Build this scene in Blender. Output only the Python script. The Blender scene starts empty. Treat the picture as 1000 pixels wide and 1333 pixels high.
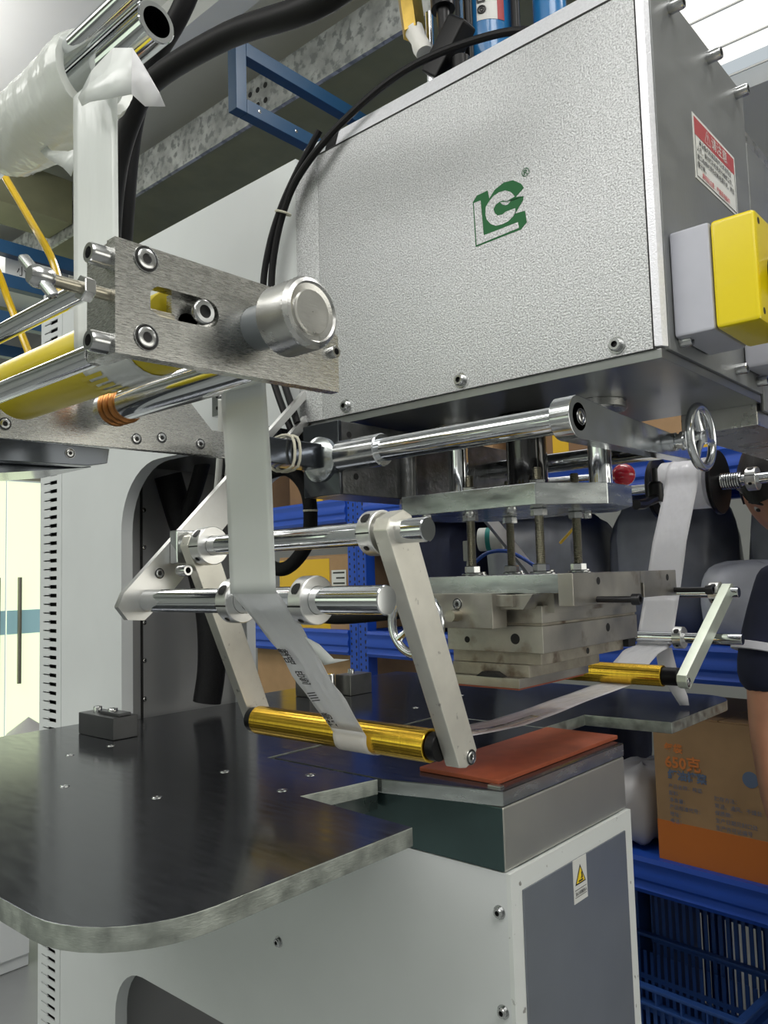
import bpy, bmesh, math, random
from mathutils import Vector, Matrix, Euler
random.seed(7)
S = bpy.context.scene
COL = S.collection
ZO = 0.28                      # the workshop floor lies at z = 0, everything below is written relative to z = -0.28
V = Vector
R = math.radians

# ---------------------------------------------------------------- camera, light, exposure
cd = bpy.data.cameras.new('camera'); cam = bpy.data.objects.new('camera', cd); COL.objects.link(cam)
cd.sensor_fit = 'HORIZONTAL'; cd.sensor_width = 36.0; cd.lens = 37.5
cd.clip_start = 0.02; cd.clip_end = 60
cr = V((0.66312577, -0.74796425, -0.02852544)); cu = V((-0.04084947, -0.07421641, 0.99640516)); cf = V((0.74739249, 0.65957669, 0.07976876))
cam.matrix_world = Matrix(((cr.x, cu.x, -cf.x, 0), (cr.y, cu.y, -cf.y, 0), (cr.z, cu.z, -cf.z, 1.18 + ZO), (0, 0, 0, 1)))
S.camera = cam
S.view_settings.view_transform = 'Standard'; S.view_settings.look = 'None'
S.view_settings.gamma = 1; S.view_settings.use_curve_mapping = False
S.view_settings.exposure = 0.0

w = bpy.data.worlds.new('world'); S.world = w; w.use_nodes = True
w.node_tree.nodes['Background'].inputs[0].default_value = (0.86, 0.95, 1.0, 1)
w.node_tree.nodes['Background'].inputs[1].default_value = 0.6

def area(name, loc, size, power, rot=(0, 0, 0), col=(1, 0.98, 0.95)):
    l = bpy.data.lights.new(name, 'AREA'); l.shape = 'RECTANGLE'; l.size, l.size_y = size; l.energy = power; l.color = col
    o = bpy.data.objects.new(name, l); COL.objects.link(o); o.location = (loc[0], loc[1], loc[2] + ZO); o.rotation_euler = rot
    return o
area('tube_light', (-1.7, 1.4, 3.25), (2.0, 3.6), 78)
area('tube_light', (0.1, -1.2, 3.2), (0.9, 2.6), 42)
area('tube_light', (0.9, 3.9, 2.9), (0.8, 2.4), 40)
area('tube_light', (-3.0, -1.8, 3.2), (0.9, 2.6), 30)
area('tube_light', (4.6, 3.6, 3.1), (0.8, 2.4), 26)
area('tube_light', (1.75, 0.3, 3.15), (0.35, 2.0), 26)  # added fill over the shelf aisle, brightens foil and bags
for q in ((-1.5, 1.3), (0.1, -1.2), (0.9, 3.9)): area('tube_uplight', (q[0], q[1], 2.95), (0.3, 2.4), 16, (math.pi, 0, 0))  # added upward fill to brighten the ceiling, no fixture there

# ---------------------------------------------------------------- materials
def nodes(name):
    m = bpy.data.materials.new(name); m.use_nodes = True
    return m, m.node_tree.nodes, m.node_tree.links, m.node_tree.nodes['Principled BSDF']
def mat(name, col, rough=0.5, metal=0.0, var=0.0, vscale=8, vstretch=(1, 1, 1), bump=0.0, bscale=200, bstretch=(1, 1, 1), rvar=0.0,
        coat=0.0, trans=0.0, sss=0.0, alpha=1.0, spec=0.5, dirt=None, dscale=5, dlo=0.55, dhi=0.7, emit=None, estr=0.0):
    m, n, l, b = nodes(name)
    c = (*col, 1)
    b.inputs['Base Color'].default_value = c; b.inputs['Roughness'].default_value = rough; b.inputs['Metallic'].default_value = metal
    b.inputs['Coat Weight'].default_value = coat; b.inputs['Transmission Weight'].default_value = trans; b.inputs['Alpha'].default_value = alpha
    b.inputs['Specular IOR Level'].default_value = spec
    if sss: b.inputs['Subsurface Weight'].default_value = sss; b.inputs['Subsurface Radius'].default_value = (0.01, 0.004, 0.002)
    if emit: b.inputs['Emission Color'].default_value = (*emit, 1); b.inputs['Emission Strength'].default_value = estr
    tc = n.new('ShaderNodeTexCoord')
    def noise(scale, stretch, detail=4):
        mp = n.new('ShaderNodeMapping'); mp.inputs['Scale'].default_value = stretch; l.new(tc.outputs['Object'], mp.inputs[0])
        t = n.new('ShaderNodeTexNoise'); t.inputs['Scale'].default_value = scale; t.inputs['Detail'].default_value = detail; l.new(mp.outputs[0], t.inputs['Vector'])
        return t
    cur = None
    if var or rvar:
        t = noise(vscale, vstretch)
        if var:
            r = n.new('ShaderNodeValToRGB'); l.new(t.outputs[0], r.inputs[0])
            r.color_ramp.elements[0].position = 0.3; r.color_ramp.elements[1].position = 0.7
            r.color_ramp.elements[0].color = tuple(x * (1 - var) for x in col) + (1,); r.color_ramp.elements[1].color = tuple(min(1, x * (1 + var)) for x in col) + (1,)
            cur = r.outputs[0]
        if rvar:
            mr = n.new('ShaderNodeMapRange'); l.new(t.outputs[0], mr.inputs[0]); mr.inputs[1].default_value = 0.3; mr.inputs[2].default_value = 0.7
            mr.inputs[3].default_value = max(0.02, rough - rvar); mr.inputs[4].default_value = rough + rvar; l.new(mr.outputs[0], b.inputs['Roughness'])
    if dirt:
        t = noise(dscale, (1, 1, 1), 6); r = n.new('ShaderNodeValToRGB'); l.new(t.outputs[0], r.inputs[0])
        r.color_ramp.elements[0].position = dlo; r.color_ramp.elements[1].position = dhi
        mx = n.new('ShaderNodeMix'); mx.data_type = 'RGBA'; l.new(r.outputs[0], mx.inputs[0]); mx.inputs[6].default_value = c
        if cur: l.new(cur, mx.inputs[6])
        mx.inputs[7].default_value = (*dirt, 1); cur = mx.outputs[2]
    if cur: l.new(cur, b.inputs['Base Color'])
    if bump:
        t = noise(bscale, bstretch, 2); bp = n.new('ShaderNodeBump'); bp.inputs['Strength'].default_value = bump; bp.inputs['Distance'].default_value = 0.001
        l.new(t.outputs[0], bp.inputs['Height']); l.new(bp.outputs[0], b.inputs['Normal'])
    return m

M = {}
M['white_paint'] = mat('white_paint', (0.68, 0.71, 0.71), 0.38, var=0.03, vscale=6, bump=0.08, bscale=300)
M['white_edge'] = mat('white_edge', (0.70, 0.73, 0.71), 0.4, dirt=(0.25, 0.25, 0.23), dscale=60, dlo=0.66, dhi=0.7)
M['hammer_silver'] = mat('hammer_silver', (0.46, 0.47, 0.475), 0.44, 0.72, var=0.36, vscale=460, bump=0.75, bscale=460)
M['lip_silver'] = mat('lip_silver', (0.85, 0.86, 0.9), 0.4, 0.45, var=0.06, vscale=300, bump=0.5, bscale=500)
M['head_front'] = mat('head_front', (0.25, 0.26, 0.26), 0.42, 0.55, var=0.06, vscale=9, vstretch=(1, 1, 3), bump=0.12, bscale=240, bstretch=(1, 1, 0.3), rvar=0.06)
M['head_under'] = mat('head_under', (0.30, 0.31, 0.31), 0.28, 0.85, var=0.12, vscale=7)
M['chrome'] = mat('chrome', (0.80, 0.82, 0.84), 0.07, 1.0)
M['chrome_soft'] = mat('chrome_soft', (0.72, 0.74, 0.76), 0.17, 1.0, rvar=0.05, vscale=40)
M['steel'] = mat('steel', (0.60, 0.60, 0.58), 0.30, 1.0, var=0.10, vscale=25, bump=0.1, bscale=120, bstretch=(1, 6, 6), rvar=0.08)
M['brushed'] = mat('brushed_stainless', (0.52, 0.52, 0.50), 0.27, 1.0, var=0.08, vscale=170, vstretch=(1, 1, 8), bump=0.12, bscale=150, bstretch=(1, 1, 10), rvar=0.05)
M['aluminium'] = mat('aluminium', (0.84, 0.84, 0.82), 0.36, 1.0, var=0.05, vscale=20, bump=0.1, bscale=200, rvar=0.05)
M['alu_cream'] = mat('aluminium_cream', (0.86, 0.84, 0.76), 0.42, 0.9, var=0.06, vscale=30, dirt=(0.45, 0.43, 0.38), dscale=90, dlo=0.66, dhi=0.74)
M['alu_green'] = mat('aluminium_pale_green', (0.74, 0.80, 0.68), 0.42, 0.75, var=0.05, vscale=30)
M['die_steel'] = mat('die_steel', (0.46, 0.44, 0.39), 0.36, 0.85, var=0.16, vscale=18, dirt=(0.22, 0.17, 0.12), dscale=22, dlo=0.58, dhi=0.75, bump=0.12, bscale=150, rvar=0.08)
M['die_rough'] = mat('die_rough', (0.38, 0.35, 0.29), 0.5, 0.75, var=0.2, vscale=40, dirt=(0.14, 0.10, 0.07), dscale=30, dlo=0.58, dhi=0.72, bump=0.3, bscale=150)
M['ram_steel'] = mat('ram_steel', (0.50, 0.53, 0.53), 0.24, 0.95, var=0.14, vscale=22, vstretch=(1, 1, 4), rvar=0.08)
M['table'] = mat('table_steel', (0.075, 0.080, 0.088), 0.15, 0.72, var=0.14, vscale=20, vstretch=(5, 1, 1), bump=0.025, bscale=90, bstretch=(8, 1, 1), rvar=0.035)
M['table_edge'] = mat('table_edge', (0.42, 0.45, 0.41), 0.42, 0.9, var=0.25, vscale=60, bump=0.3, bscale=160, bstretch=(1, 1, 4), rvar=0.1)
M['anvil'] = mat('anvil_steel', (0.52, 0.52, 0.48), 0.38, 0.85, var=0.05, vscale=9, rvar=0.03)
M['anvil_teal'] = mat('anvil_teal', (0.06, 0.10, 0.10), 0.25, 0.55, var=0.15, vscale=9)  # dark teal reflection on the block's left face, put into the colour
M['cast'] = mat('cast_iron', (0.20, 0.205, 0.205), 0.28, 0.8, var=0.3, vscale=40, bump=0.7, bscale=180)
M['dark_gloss'] = mat('dark_gloss', (0.10, 0.11, 0.125), 0.14, 0.85)
M['black'] = mat('black_plastic', (0.006, 0.006, 0.007), 0.35, spec=0.25)
M['ram_black'] = mat('black_ram', (0.008, 0.008, 0.009), 0.12, coat=0.5)
M['rubber'] = mat('black_rubber', (0.006, 0.006, 0.007), 0.5, spec=0.25)
M['braid'] = mat('braided_sleeve', (0.007, 0.007, 0.008), 0.6, bump=1.0, bscale=700, var=0.7, vscale=600, spec=0.25)
M['black_oxide'] = mat('black_oxide_screw', (0.02, 0.02, 0.022), 0.35, 0.4)
M['gold'] = mat('gold_anodised', (0.95, 0.58, 0.06), 0.26, 1.0, var=0.12, vscale=30, vstretch=(0.3, 14, 0.3), bump=0.12, bscale=40, bstretch=(0.3, 25, 0.3))
M['yellow_rubber'] = mat('yellow_rubber', (0.62, 0.50, 0.015), 0.32, var=0.06, vscale=12)
M['yellow_plastic'] = mat('yellow_plastic', (0.78, 0.62, 0.0), 0.28, coat=0.3)
M['grey_plastic'] = mat('grey_plastic', (0.46, 0.47, 0.53), 0.33, var=0.04, vscale=18)
M['grey_dark_plastic'] = mat('grey_dark_plastic', (0.17, 0.19, 0.20), 0.4)
M['silicone'] = mat('red_silicone', (0.36, 0.085, 0.035), 0.5, var=0.12, vscale=40)
M['bolt'] = mat('bolt_stainless', (0.56, 0.57, 0.57), 0.22, 1.0)
M['zinc'] = mat('zinc_thread', (0.50, 0.47, 0.38), 0.32, 1.0)
M['hole'] = mat('hole_dark', (0.01, 0.01, 0.01), 0.6)  # near-black, stands in for the shade inside holes, sockets and slits
M['green_print'] = mat('green_print', (0.018, 0.125, 0.04), 0.6, spec=0.3)
M['label_white'] = mat('label_white', (0.68, 0.69, 0.66), 0.4)
M['label_red'] = mat('label_red', (0.42, 0.07, 0.075), 0.4)
M['print_black'] = mat('print_black', (0.02, 0.02, 0.02), 0.5)
M['print_red'] = mat('print_red', (0.5, 0.04, 0.05), 0.5)
M['sign_yellow'] = mat('sign_yellow', (0.85, 0.62, 0.02), 0.4)
M['panel_grey'] = mat('panel_grey_blue', (0.20, 0.22, 0.25), 0.24, 0.35, var=0.08, vscale=5)
M['inner_grey'] = mat('inner_grey', (0.27, 0.275, 0.275), 0.42, var=0.06, vscale=5)
M['brass'] = mat('brass', (0.58, 0.40, 0.10), 0.28, 1.0, var=0.12, vscale=40)
M['ptfe'] = mat('sealing_tape', (0.75, 0.74, 0.70), 0.6, bump=0.6, bscale=120)
M['cyl_blue'] = mat('cylinder_blue', (0.02, 0.17, 0.42), 0.22, coat=0.4)
M['shelf_blue'] = mat('shelf_blue', (0.012, 0.07, 0.42), 0.4, var=0.06, vscale=6)
M['frame_blue'] = mat('frame_blue', (0.006, 0.05, 0.12), 0.4)
M['crate_blue'] = mat('crate_blue', (0.02, 0.07, 0.26), 0.45)
M['carton'] = mat('carton', (0.38, 0.235, 0.115), 0.75, var=0.08, vscale=14)
M['carton_dark'] = mat('carton_dark', (0.22, 0.125, 0.06), 0.8, var=0.1, vscale=10)
M['carton_yellow'] = mat('yellow_tape', (0.72, 0.44, 0.02), 0.35)
M['carton_orange'] = mat('orange_print', (0.60, 0.17, 0.025), 0.65)
M['print_orange'] = mat('orange_letters', (0.70, 0.22, 0.05), 0.6)
M['print_blue'] = mat('blue_letters', (0.13, 0.18, 0.28), 0.6)
M['galv'] = mat('galvanised', (0.52, 0.53, 0.51), 0.5, 0.5, var=0.3, vscale=14, dirt=(0.30, 0.31, 0.30), dscale=34, dlo=0.5, dhi=0.6)
M['beam_under'] = mat('beam_painted_under', (0.21, 0.21, 0.12), 0.7, var=0.10, vscale=8)  # dark olive tone of the roof beams
M['ceil'] = mat('ceiling_paint', (0.74, 0.74, 0.72), 0.8, var=0.03, vscale=2)
M['wall'] = mat('wall_paint', (0.40, 0.41, 0.40), 0.8, var=0.04, vscale=2)
M['floor'] = mat('floor_epoxy', (0.22, 0.23, 0.23), 0.4, var=0.12, vscale=3)
M['bag_grey'] = mat('grey_bag', (0.15, 0.16, 0.185), 0.4, var=0.4, vscale=5)
M['bag_light'] = mat('pale_bag', (0.36, 0.37, 0.42), 0.4, var=0.25, vscale=7)
M['bag_white'] = mat('white_bag', (0.55, 0.54, 0.54), 0.4)
M['pu_tube'] = mat('amber_tube', (0.78, 0.52, 0.01), 0.15, trans=0.3, coat=0.4)
M['copper'] = mat('copper', (0.45, 0.20, 0.07), 0.3, 1.0)
M['red_gloss'] = mat('red_gloss', (0.55, 0.008, 0.03), 0.12, coat=0.6)
M['skin'] = mat('skin', (0.46, 0.22, 0.13), 0.5, sss=0.12, var=0.08, vscale=25)
M['hair'] = mat('hair', (0.010, 0.008, 0.008), 0.55, bump=0.8, bscale=240, bstretch=(1, 1, 0.2))
M['navy'] = mat('navy_cloth', (0.008, 0.011, 0.032), 0.85, var=0.2, vscale=20)
M['white_cloth'] = mat('white_trim', (0.62, 0.62, 0.66), 0.8)
M['trousers'] = mat('dark_trousers', (0.02, 0.02, 0.025), 0.85)
M['tie'] = mat('cable_tie', (0.62, 0.60, 0.48), 0.4)
M['wire_white'] = mat('white_tube', (0.62, 0.63, 0.60), 0.4)
M['wire_blue'] = mat('blue_tube', (0.01, 0.06, 0.35), 0.3)
M['wire_yellow'] = mat('yellow_wire', (0.7, 0.45, 0.03), 0.4)
M['lamp_white'] = mat('skylight_sheet', (0.9, 0.9, 0.86), 0.4, emit=(1.0, 0.99, 0.93), estr=1.0)
M['door_glass'] = mat('lit_frosted_glass', (0.60, 0.66, 0.48), 0.3, emit=(0.86, 0.97, 0.66), estr=0.95)
M['door_metal'] = mat('door_metal', (0.35, 0.34, 0.28), 0.3, 0.8)
M['blue_band'] = mat('blue_band', (0.30, 0.50, 0.55), 0.4, emit=(0.45, 0.75, 0.80), estr=0.25)

def foil_material(name, col, mix, rough=0.16, wr=0.18, tl=0.2):
    m, n, l, b = nodes(name)
    b.inputs['Base Color'].default_value = (*col, 1); b.inputs['Roughness'].default_value = rough
    t = n.new('ShaderNodeBsdfTranslucent'); t.inputs[0].default_value = (*col, 1)
    tr = n.new('ShaderNodeBsdfTransparent')
    mx = n.new('ShaderNodeMixShader'); mx.inputs[0].default_value = tl
    m2 = n.new('ShaderNodeMixShader'); m2.inputs[0].default_value = mix
    l.new(b.outputs[0], mx.inputs[1]); l.new(t.outputs[0], mx.inputs[2]); l.new(mx.outputs[0], m2.inputs[1]); l.new(tr.outputs[0], m2.inputs[2])
    l.new(m2.outputs[0], n['Material Output'].inputs[0])
    tc = n.new('ShaderNodeTexCoord'); ns = n.new('ShaderNodeTexNoise'); ns.inputs['Scale'].default_value = 55; ns.inputs['Detail'].default_value = 2
    mp = n.new('ShaderNodeMapping'); mp.inputs['Scale'].default_value = (0.5, 1, 0.35); l.new(tc.outputs['Object'], mp.inputs[0]); l.new(mp.outputs[0], ns.inputs['Vector'])
    bp = n.new('ShaderNodeBump'); bp.inputs['Strength'].default_value = wr; bp.inputs['Distance'].default_value = 0.004; l.new(ns.outputs[0], bp.inputs['Height']); l.new(bp.outputs[0], b.inputs['Normal'])
    return m
M['foil'] = foil_material('foil_film', (0.86, 0.89, 0.87), 0.02)
M['foil_light'] = foil_material('foil_clear', (0.95, 0.96, 0.97), 0.04, 0.2, 0.3, 0.5)
M['film'] = foil_material('wrap_film', (0.84, 0.87, 0.83), 0.06, 0.12, 0.7)
M['foil_silver'] = foil_material('used_foil', (0.95, 0.95, 0.97), 0.02, 0.14, 0.9, 0.45)
M['window_glow'] = mat('lit_window_pane', (0.8, 0.8, 0.76), 0.3, emit=(1.0, 0.97, 0.88), estr=2.0)  # glow of the added operator-side window band
M['window_green'] = mat('lit_window_pane_green', (0.7, 0.8, 0.65), 0.3, emit=(0.88, 1.0, 0.80), estr=0.8)  # glow of the added left-hand window band
M['foil_brown'] = mat('used_foil_stained', (0.62, 0.56, 0.50), 0.15, 0.3, var=0.3, vscale=22)  # brownish reflection on the foil, put into the colour

# ---------------------------------------------------------------- mesh builder
class MB:
    def __init__(s): s.bm = bmesh.new(); s.flat = False
    def _bev(s, geom_faces, bev, seg=2, ang=30):
        if bev <= 0: return
        s.flat = True
        es = set()
        for f in geom_faces:
            for e in f.edges: es.add(e)
        es = [e for e in es if len(e.link_faces) == 2 and e.calc_face_angle(0) > R(ang)]
        bmesh.ops.bevel(s.bm, geom=es, offset=bev, segments=seg, profile=0.5, affect='EDGES', clamp_overlap=True)
    def prism(s, pts, axis, a, b, bev=0, mtx=None, seg=2):
        # axis 'x': pts are (y,z); 'y': (x,z); 'z': (x,y)
        def P(p, t):
            v = {'x': (t, p[0], p[1]), 'y': (p[0], t, p[1]), 'z': (p[0], p[1], t)}[axis]
            v = V(v); return mtx @ v if mtx else v
        va = [s.bm.verts.new(P(p, a)) for p in pts]; vb = [s.bm.verts.new(P(p, b)) for p in pts]
        n = len(pts); fs = [s.bm.faces.new(va), s.bm.faces.new(vb[::-1])]
        for i in range(n): fs.append(s.bm.faces.new((va[i], vb[i], vb[(i + 1) % n], va[(i + 1) % n])))
        bmesh.ops.recalc_face_normals(s.bm, faces=fs)
        s._bev(fs, bev, seg); return s
    def box(s, x0, x1, y0, y1, z0, z1, bev=0, mtx=None, seg=2):
        return s.prism([(x0, y0), (x1, y0), (x1, y1), (x0, y1)], 'z', z0, z1, bev, mtx, seg)
    def lathe(s, prof, p0, d, n=28, cap=True):
        # prof: list of (r, h) along direction d from p0
        p0 = V(p0); d = V(d).normalized(); a = d.orthogonal().normalized(); b = d.cross(a)
        rings = []
        for r, h in prof:
            if r < 1e-6: rings.append([s.bm.verts.new(p0 + d * h)])
            else: rings.append([s.bm.verts.new(p0 + d * h + (a * math.cos(2 * math.pi * i / n) + b * math.sin(2 * math.pi * i / n)) * r) for i in range(n)])
        fs = []
        for q in range(len(rings) - 1):
            A, B = rings[q], rings[q + 1]
            for i in range(n):
                j = (i + 1) % n
                if len(A) == 1 and len(B) == 1: continue
                if len(A) == 1: fs.append(s.bm.faces.new((A[0], B[j], B[i])))
                elif len(B) == 1: fs.append(s.bm.faces.new((A[i], A[j], B[0])))
                else: fs.append(s.bm.faces.new((A[i], A[j], B[j], B[i])))
        if cap:
            for k in (0, -1):
                if len(rings[k]) > 1: fs.append(s.bm.faces.new(rings[k] if k else rings[k][::-1]))
        bmesh.ops.recalc_face_normals(s.bm, faces=fs); return s
    def cyl(s, p0, p1, r, n=28, bev=0.0, r1=None):
        p0 = V(p0); p1 = V(p1); L = (p1 - p0).length; r1 = r if r1 is None else r1
        if bev > 0: prof = [(r - bev, 0), (r, bev), (r1, L - bev), (r1 - bev, L)]
        else: prof = [(r, 0), (r1, L)]
        return s.lathe(prof, p0, p1 - p0, n)
    def pipe(s, p0, p1, r, ri, n=28):
        p0 = V(p0); p1 = V(p1); L = (p1 - p0).length
        e = min(0.001, (r - ri) * 0.3)
        return s.lathe([(ri, 0), (r - e, 0), (r, e), (r, L - e), (r - e, L), (ri, L), (ri, 0)], p0, p1 - p0, n, cap=False)
    def tube(s, pts, r, n=10, closed=False, sub=6):
        P = [V(p) for p in pts]; m = len(P); path = []
        def cr_(a, b, c, d, t): return 0.5 * ((2 * b) + (c - a) * t + (2 * a - 5 * b + 4 * c - d) * t * t + (3 * b - a - 3 * c + d) * t ** 3)
        rng = range(m if closed else m - 1)
        for i in rng:
            g = (lambda k: P[k % m]) if closed else (lambda k: P[max(0, min(m - 1, k))])
            for t in range(sub): path.append(cr_(g(i - 1), g(i), g(i + 1), g(i + 2), t / sub))
        if not closed: path.append(P[-1])
        rings = []; K = len(path); a = None
        for i in range(K):
            tn = (path[(i + 1) % K] - path[i - 1]) if closed else (path[min(K - 1, i + 1)] - path[max(0, i - 1)])
            tn = tn.normalized()
            if a is None: a = tn.orthogonal().normalized()
            a = (a - tn * a.dot(tn)).normalized(); b = tn.cross(a)
            rings.append([s.bm.verts.new(path[i] + (a * math.cos(2 * math.pi * j / n) + b * math.sin(2 * math.pi * j / n)) * r) for j in range(n)])
        for i in range(K if closed else K - 1):
            A, B = rings[i], rings[(i + 1) % K]
            for j in range(n): s.bm.faces.new((A[j], A[(j + 1) % n], B[(j + 1) % n], B[j]))
        if not closed:
            s.bm.faces.new(rings[0][::-1]); s.bm.faces.new(rings[-1])
        return s
    def torus(s, c, d, RR, r, n=40, m=12, sx=1.0):
        c = V(c); d = V(d).normalized(); a = d.orthogonal().normalized(); b = d.cross(a); rings = []
        for i in range(n):
            u = (a * math.cos(2 * math.pi * i / n) + b * math.sin(2 * math.pi * i / n))
            rings.append([s.bm.verts.new(c + u * (RR + r * math.cos(2 * math.pi * j / m)) + d * r * sx * math.sin(2 * math.pi * j / m)) for j in range(m)])
        for i in range(n):
            A, B = rings[i], rings[(i + 1) % n]
            for j in range(m): s.bm.faces.new((A[j], A[(j + 1) % m], B[(j + 1) % m], B[j]))
        return s
    def poly(s, pts):
        s.bm.faces.new([s.bm.verts.new(V(p)) for p in pts]); return s
    def build(s, name, m, parent=None, mods=None, angle=35):
        me = bpy.data.meshes.new(name); s.bm.normal_update(); s.bm.to_mesh(me); s.bm.free()
        me.materials.append(M[m] if isinstance(m, str) else m)
        for p in me.polygons: p.use_smooth = True
        try: me.set_sharp_from_angle(angle=R(angle))
        except Exception: pass
        o = bpy.data.objects.new(name, me); COL.objects.link(o)
        if s.flat:
            wn = o.modifiers.new('normals', 'WEIGHTED_NORMAL'); wn.keep_sharp = True; wn.weight = 100
        if parent: attach(o, parent)
        return o

def attach(o, parent):
    o.parent = parent
    base = parent.get('_w'); o.matrix_parent_inverse = Matrix.Translation(-V(base)) if base else Matrix.Identity(4)
def thing(name, label, cat, loc=(0, 0, 0), group=None):
    e = bpy.data.objects.new(name, None); COL.objects.link(e); e.location = loc; e['_w'] = list(loc); e.empty_display_size = 0.05
    e['label'] = label; e['category'] = cat
    if group: e['group'] = group
    return e
def tag(o, label, cat, group=None):
    o['label'] = label; o['category'] = cat
    if group: o['group'] = group
    return o
def struct(o): o['kind'] = 'structure'; return o

# shared small hardware
def _mesh(fn, m):
    b = MB(); fn(b); o = b.build('template', m); me = o.data; bpy.data.objects.remove(o); me.materials.append(M['hole'])
    for p in me.polygons:
        c = p.center; q = math.hypot(c.x, c.y)
        if fn in (_cap, _button) and q < 0.5 and abs(p.normal.z) < 0.5 or (fn in (_cap, _button) and q < 0.4): p.material_index = 1
        if fn is _flush and (0.78 < q < 0.99 and c.z < 0.05 or q < 0.37): p.material_index = 1  # shade in sockets and counterbores painted with the dark material
    return me
def _cap(b):      # socket head cap screw, head radius 1, axis +z, head from 0 to 1.1
    b.lathe([(0, 0), (1.0, 0), (1.0, 0.95), (0.9, 1.1), (0.55, 1.1), (0.52, 0.45), (0, 0.45)], (0, 0, 0), (0, 0, 1), 18, cap=False)
def _button(b):   # screw on a washer
    b.lathe([(0, 0), (1.35, 0), (1.35, 0.18), (1.0, 0.18), (1.0, 0.8), (0.85, 1.0), (0.5, 1.0), (0.47, 0.5), (0, 0.5)], (0, 0, 0), (0, 0, 1), 18, cap=False)
def _nut(b):
    b.lathe([(0.35, 0), (0.92, 0), (1.0, 0.08), (1.0, 0.82), (0.92, 0.9), (0.35, 0.9)], (0, 0, 0), (0, 0, 1), 6)
def _flush(b):    # cap screw in a counterbore whose shade is painted dark
    b.lathe([(1.06, -0.02), (1.04, 0.07), (1.0, 0.07), (0.98, 0.03), (0.80, 0.03), (0.79, 0.12), (0.72, 0.16), (0.40, 0.16), (0.36, 0.06), (0, 0.06)], (0, 0, 0), (0, 0, 1), 22, cap=False)
def _hole(b): b.lathe([(0, 0.02), (1.0, 0.02), (1.0, -0.2)], (0, 0, 0), (0, 0, 1), 14, cap=False)
ME = {'cap': _mesh(_cap, 'bolt'), 'button': _mesh(_button, 'bolt'), 'nut': _mesh(_nut, 'bolt'), 'flush': _mesh(_flush, 'bolt'), 'hole': _mesh(_hole, 'hole'), 'oxide': _mesh(_cap, 'black_oxide')}
def put(kind, name, p, d, r, parent, spin=0.3, stretch=1.0):
    o = bpy.data.objects.new(name, ME[kind]); COL.objects.link(o)
    q = V((0, 0, 1)).rotation_difference(V(d)).to_matrix().to_4x4()
    attach(o, parent)
    o.matrix_basis = Matrix.Translation(V(p)) @ q @ Matrix.Rotation(spin, 4, 'Z') @ Matrix.Diagonal((r, r, r * stretch, 1))
    return o
def text(name, body, size, m, origin, xd, yd, parent, align='LEFT', sx=1.0, off=0.0004, bold=0.0):
    cu_ = bpy.data.curves.new('lettering', 'FONT'); cu_.body = body; cu_.size = size; cu_.align_x = align; cu_.resolution_u = 2; cu_.offset = bold * size
    t = bpy.data.objects.new('lettering_source', cu_); COL.objects.link(t)
    bpy.context.view_layer.update()
    me = bpy.data.meshes.new_from_object(t.evaluated_get(bpy.context.evaluated_depsgraph_get()))
    bpy.data.objects.remove(t); bpy.data.curves.remove(cu_)
    xd = V(xd).normalized(); yd = V(yd).normalized(); zd = xd.cross(yd); o_ = V(origin) + zd * off
    me.transform(Matrix(((xd.x * sx, yd.x, zd.x, o_.x), (xd.y * sx, yd.y, zd.y, o_.y), (xd.z * sx, yd.z, zd.z, o_.z), (0, 0, 0, 1))))
    me.materials.clear(); me.materials.append(M[m])
    o = bpy.data.objects.new(name, me); COL.objects.link(o); attach(o, parent); return o
def plate(name, pts, nrm, th, m, parent):     # thin printed sheet: polygon extruded along nrm
    b = MB(); n = V(nrm).normalized() * th
    va = [b.bm.verts.new(V(p)) for p in pts]; vb = [b.bm.verts.new(V(p) + n) for p in pts]; k = len(pts)
    fs = [b.bm.faces.new(va), b.bm.faces.new(vb)] + [b.bm.faces.new((va[i], va[(i + 1) % k], vb[(i + 1) % k], vb[i])) for i in range(k)]
    bmesh.ops.recalc_face_normals(b.bm, faces=fs)
    return b.build(name, m, parent)
def arc(cx, cy, r, a0, a1, n=8): return [(cx + r * math.cos(R(a0 + (a1 - a0) * i / n)), cy + r * math.sin(R(a0 + (a1 - a0) * i / n))) for i in range(n + 1)]

# ---------------------------------------------------------------- the room
FZ = -ZO
struct(MB().box(-4, 7, -4, 8, FZ - 0.1, FZ).build('floor', 'floor'))
cb = MB().box(-4, 2.42, -4, 8, 3.32, 3.42).box(2.42, 3.7, 3.0, 8, 3.32, 3.42).box(2.42, 3.7, -4, 0.1, 3.32, 3.42).box(3.7, 7, -4, 8, 3.32, 3.42)
struct(cb.build('ceiling', 'ceil'))
struct(MB().box(-4.1, -4, -4, 8, FZ, 3.42).build('wall_left', 'wall'))
struct(MB().box(-4, 7, -4.1, -4, FZ, 3.42).build('wall_front', 'wall'))
struct(MB().box(7, 7.1, -4, 8, FZ, 3.42).build('wall_right', 'wall'))
struct(MB().box(-4, 0.6, 6.2, 6.3, FZ, 3.42).box(3.4, 7, 6.2, 6.3, FZ, 3.42).box(0.6, 3.4, 6.2, 6.3, 2.1, 3.42).build('wall_back', 'wall'))
# corrugated skylight over the right hand bay
b = MB(); xs = []
k = 0; x = 2.42
prof = []
while x < 3.55:
    prof += [(x, 3.34), (x + 0.10, 3.34), (x + 0.13, 3.38), (x + 0.20, 3.38)]; x += 0.23
top = [(p[0], p[1] + 0.02) for p in prof[::-1]]
b.prism(prof + top, 'y', 0.1, 3.0); struct(b.build('window_2', 'lamp_white'))
for i in range(6): struct(MB().box(2.42 + i * 0.23, 2.427 + i * 0.23, 0.1, 3.0, 3.332, 3.3395, 0.001).build('trim_4', 'label_white'))
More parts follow.
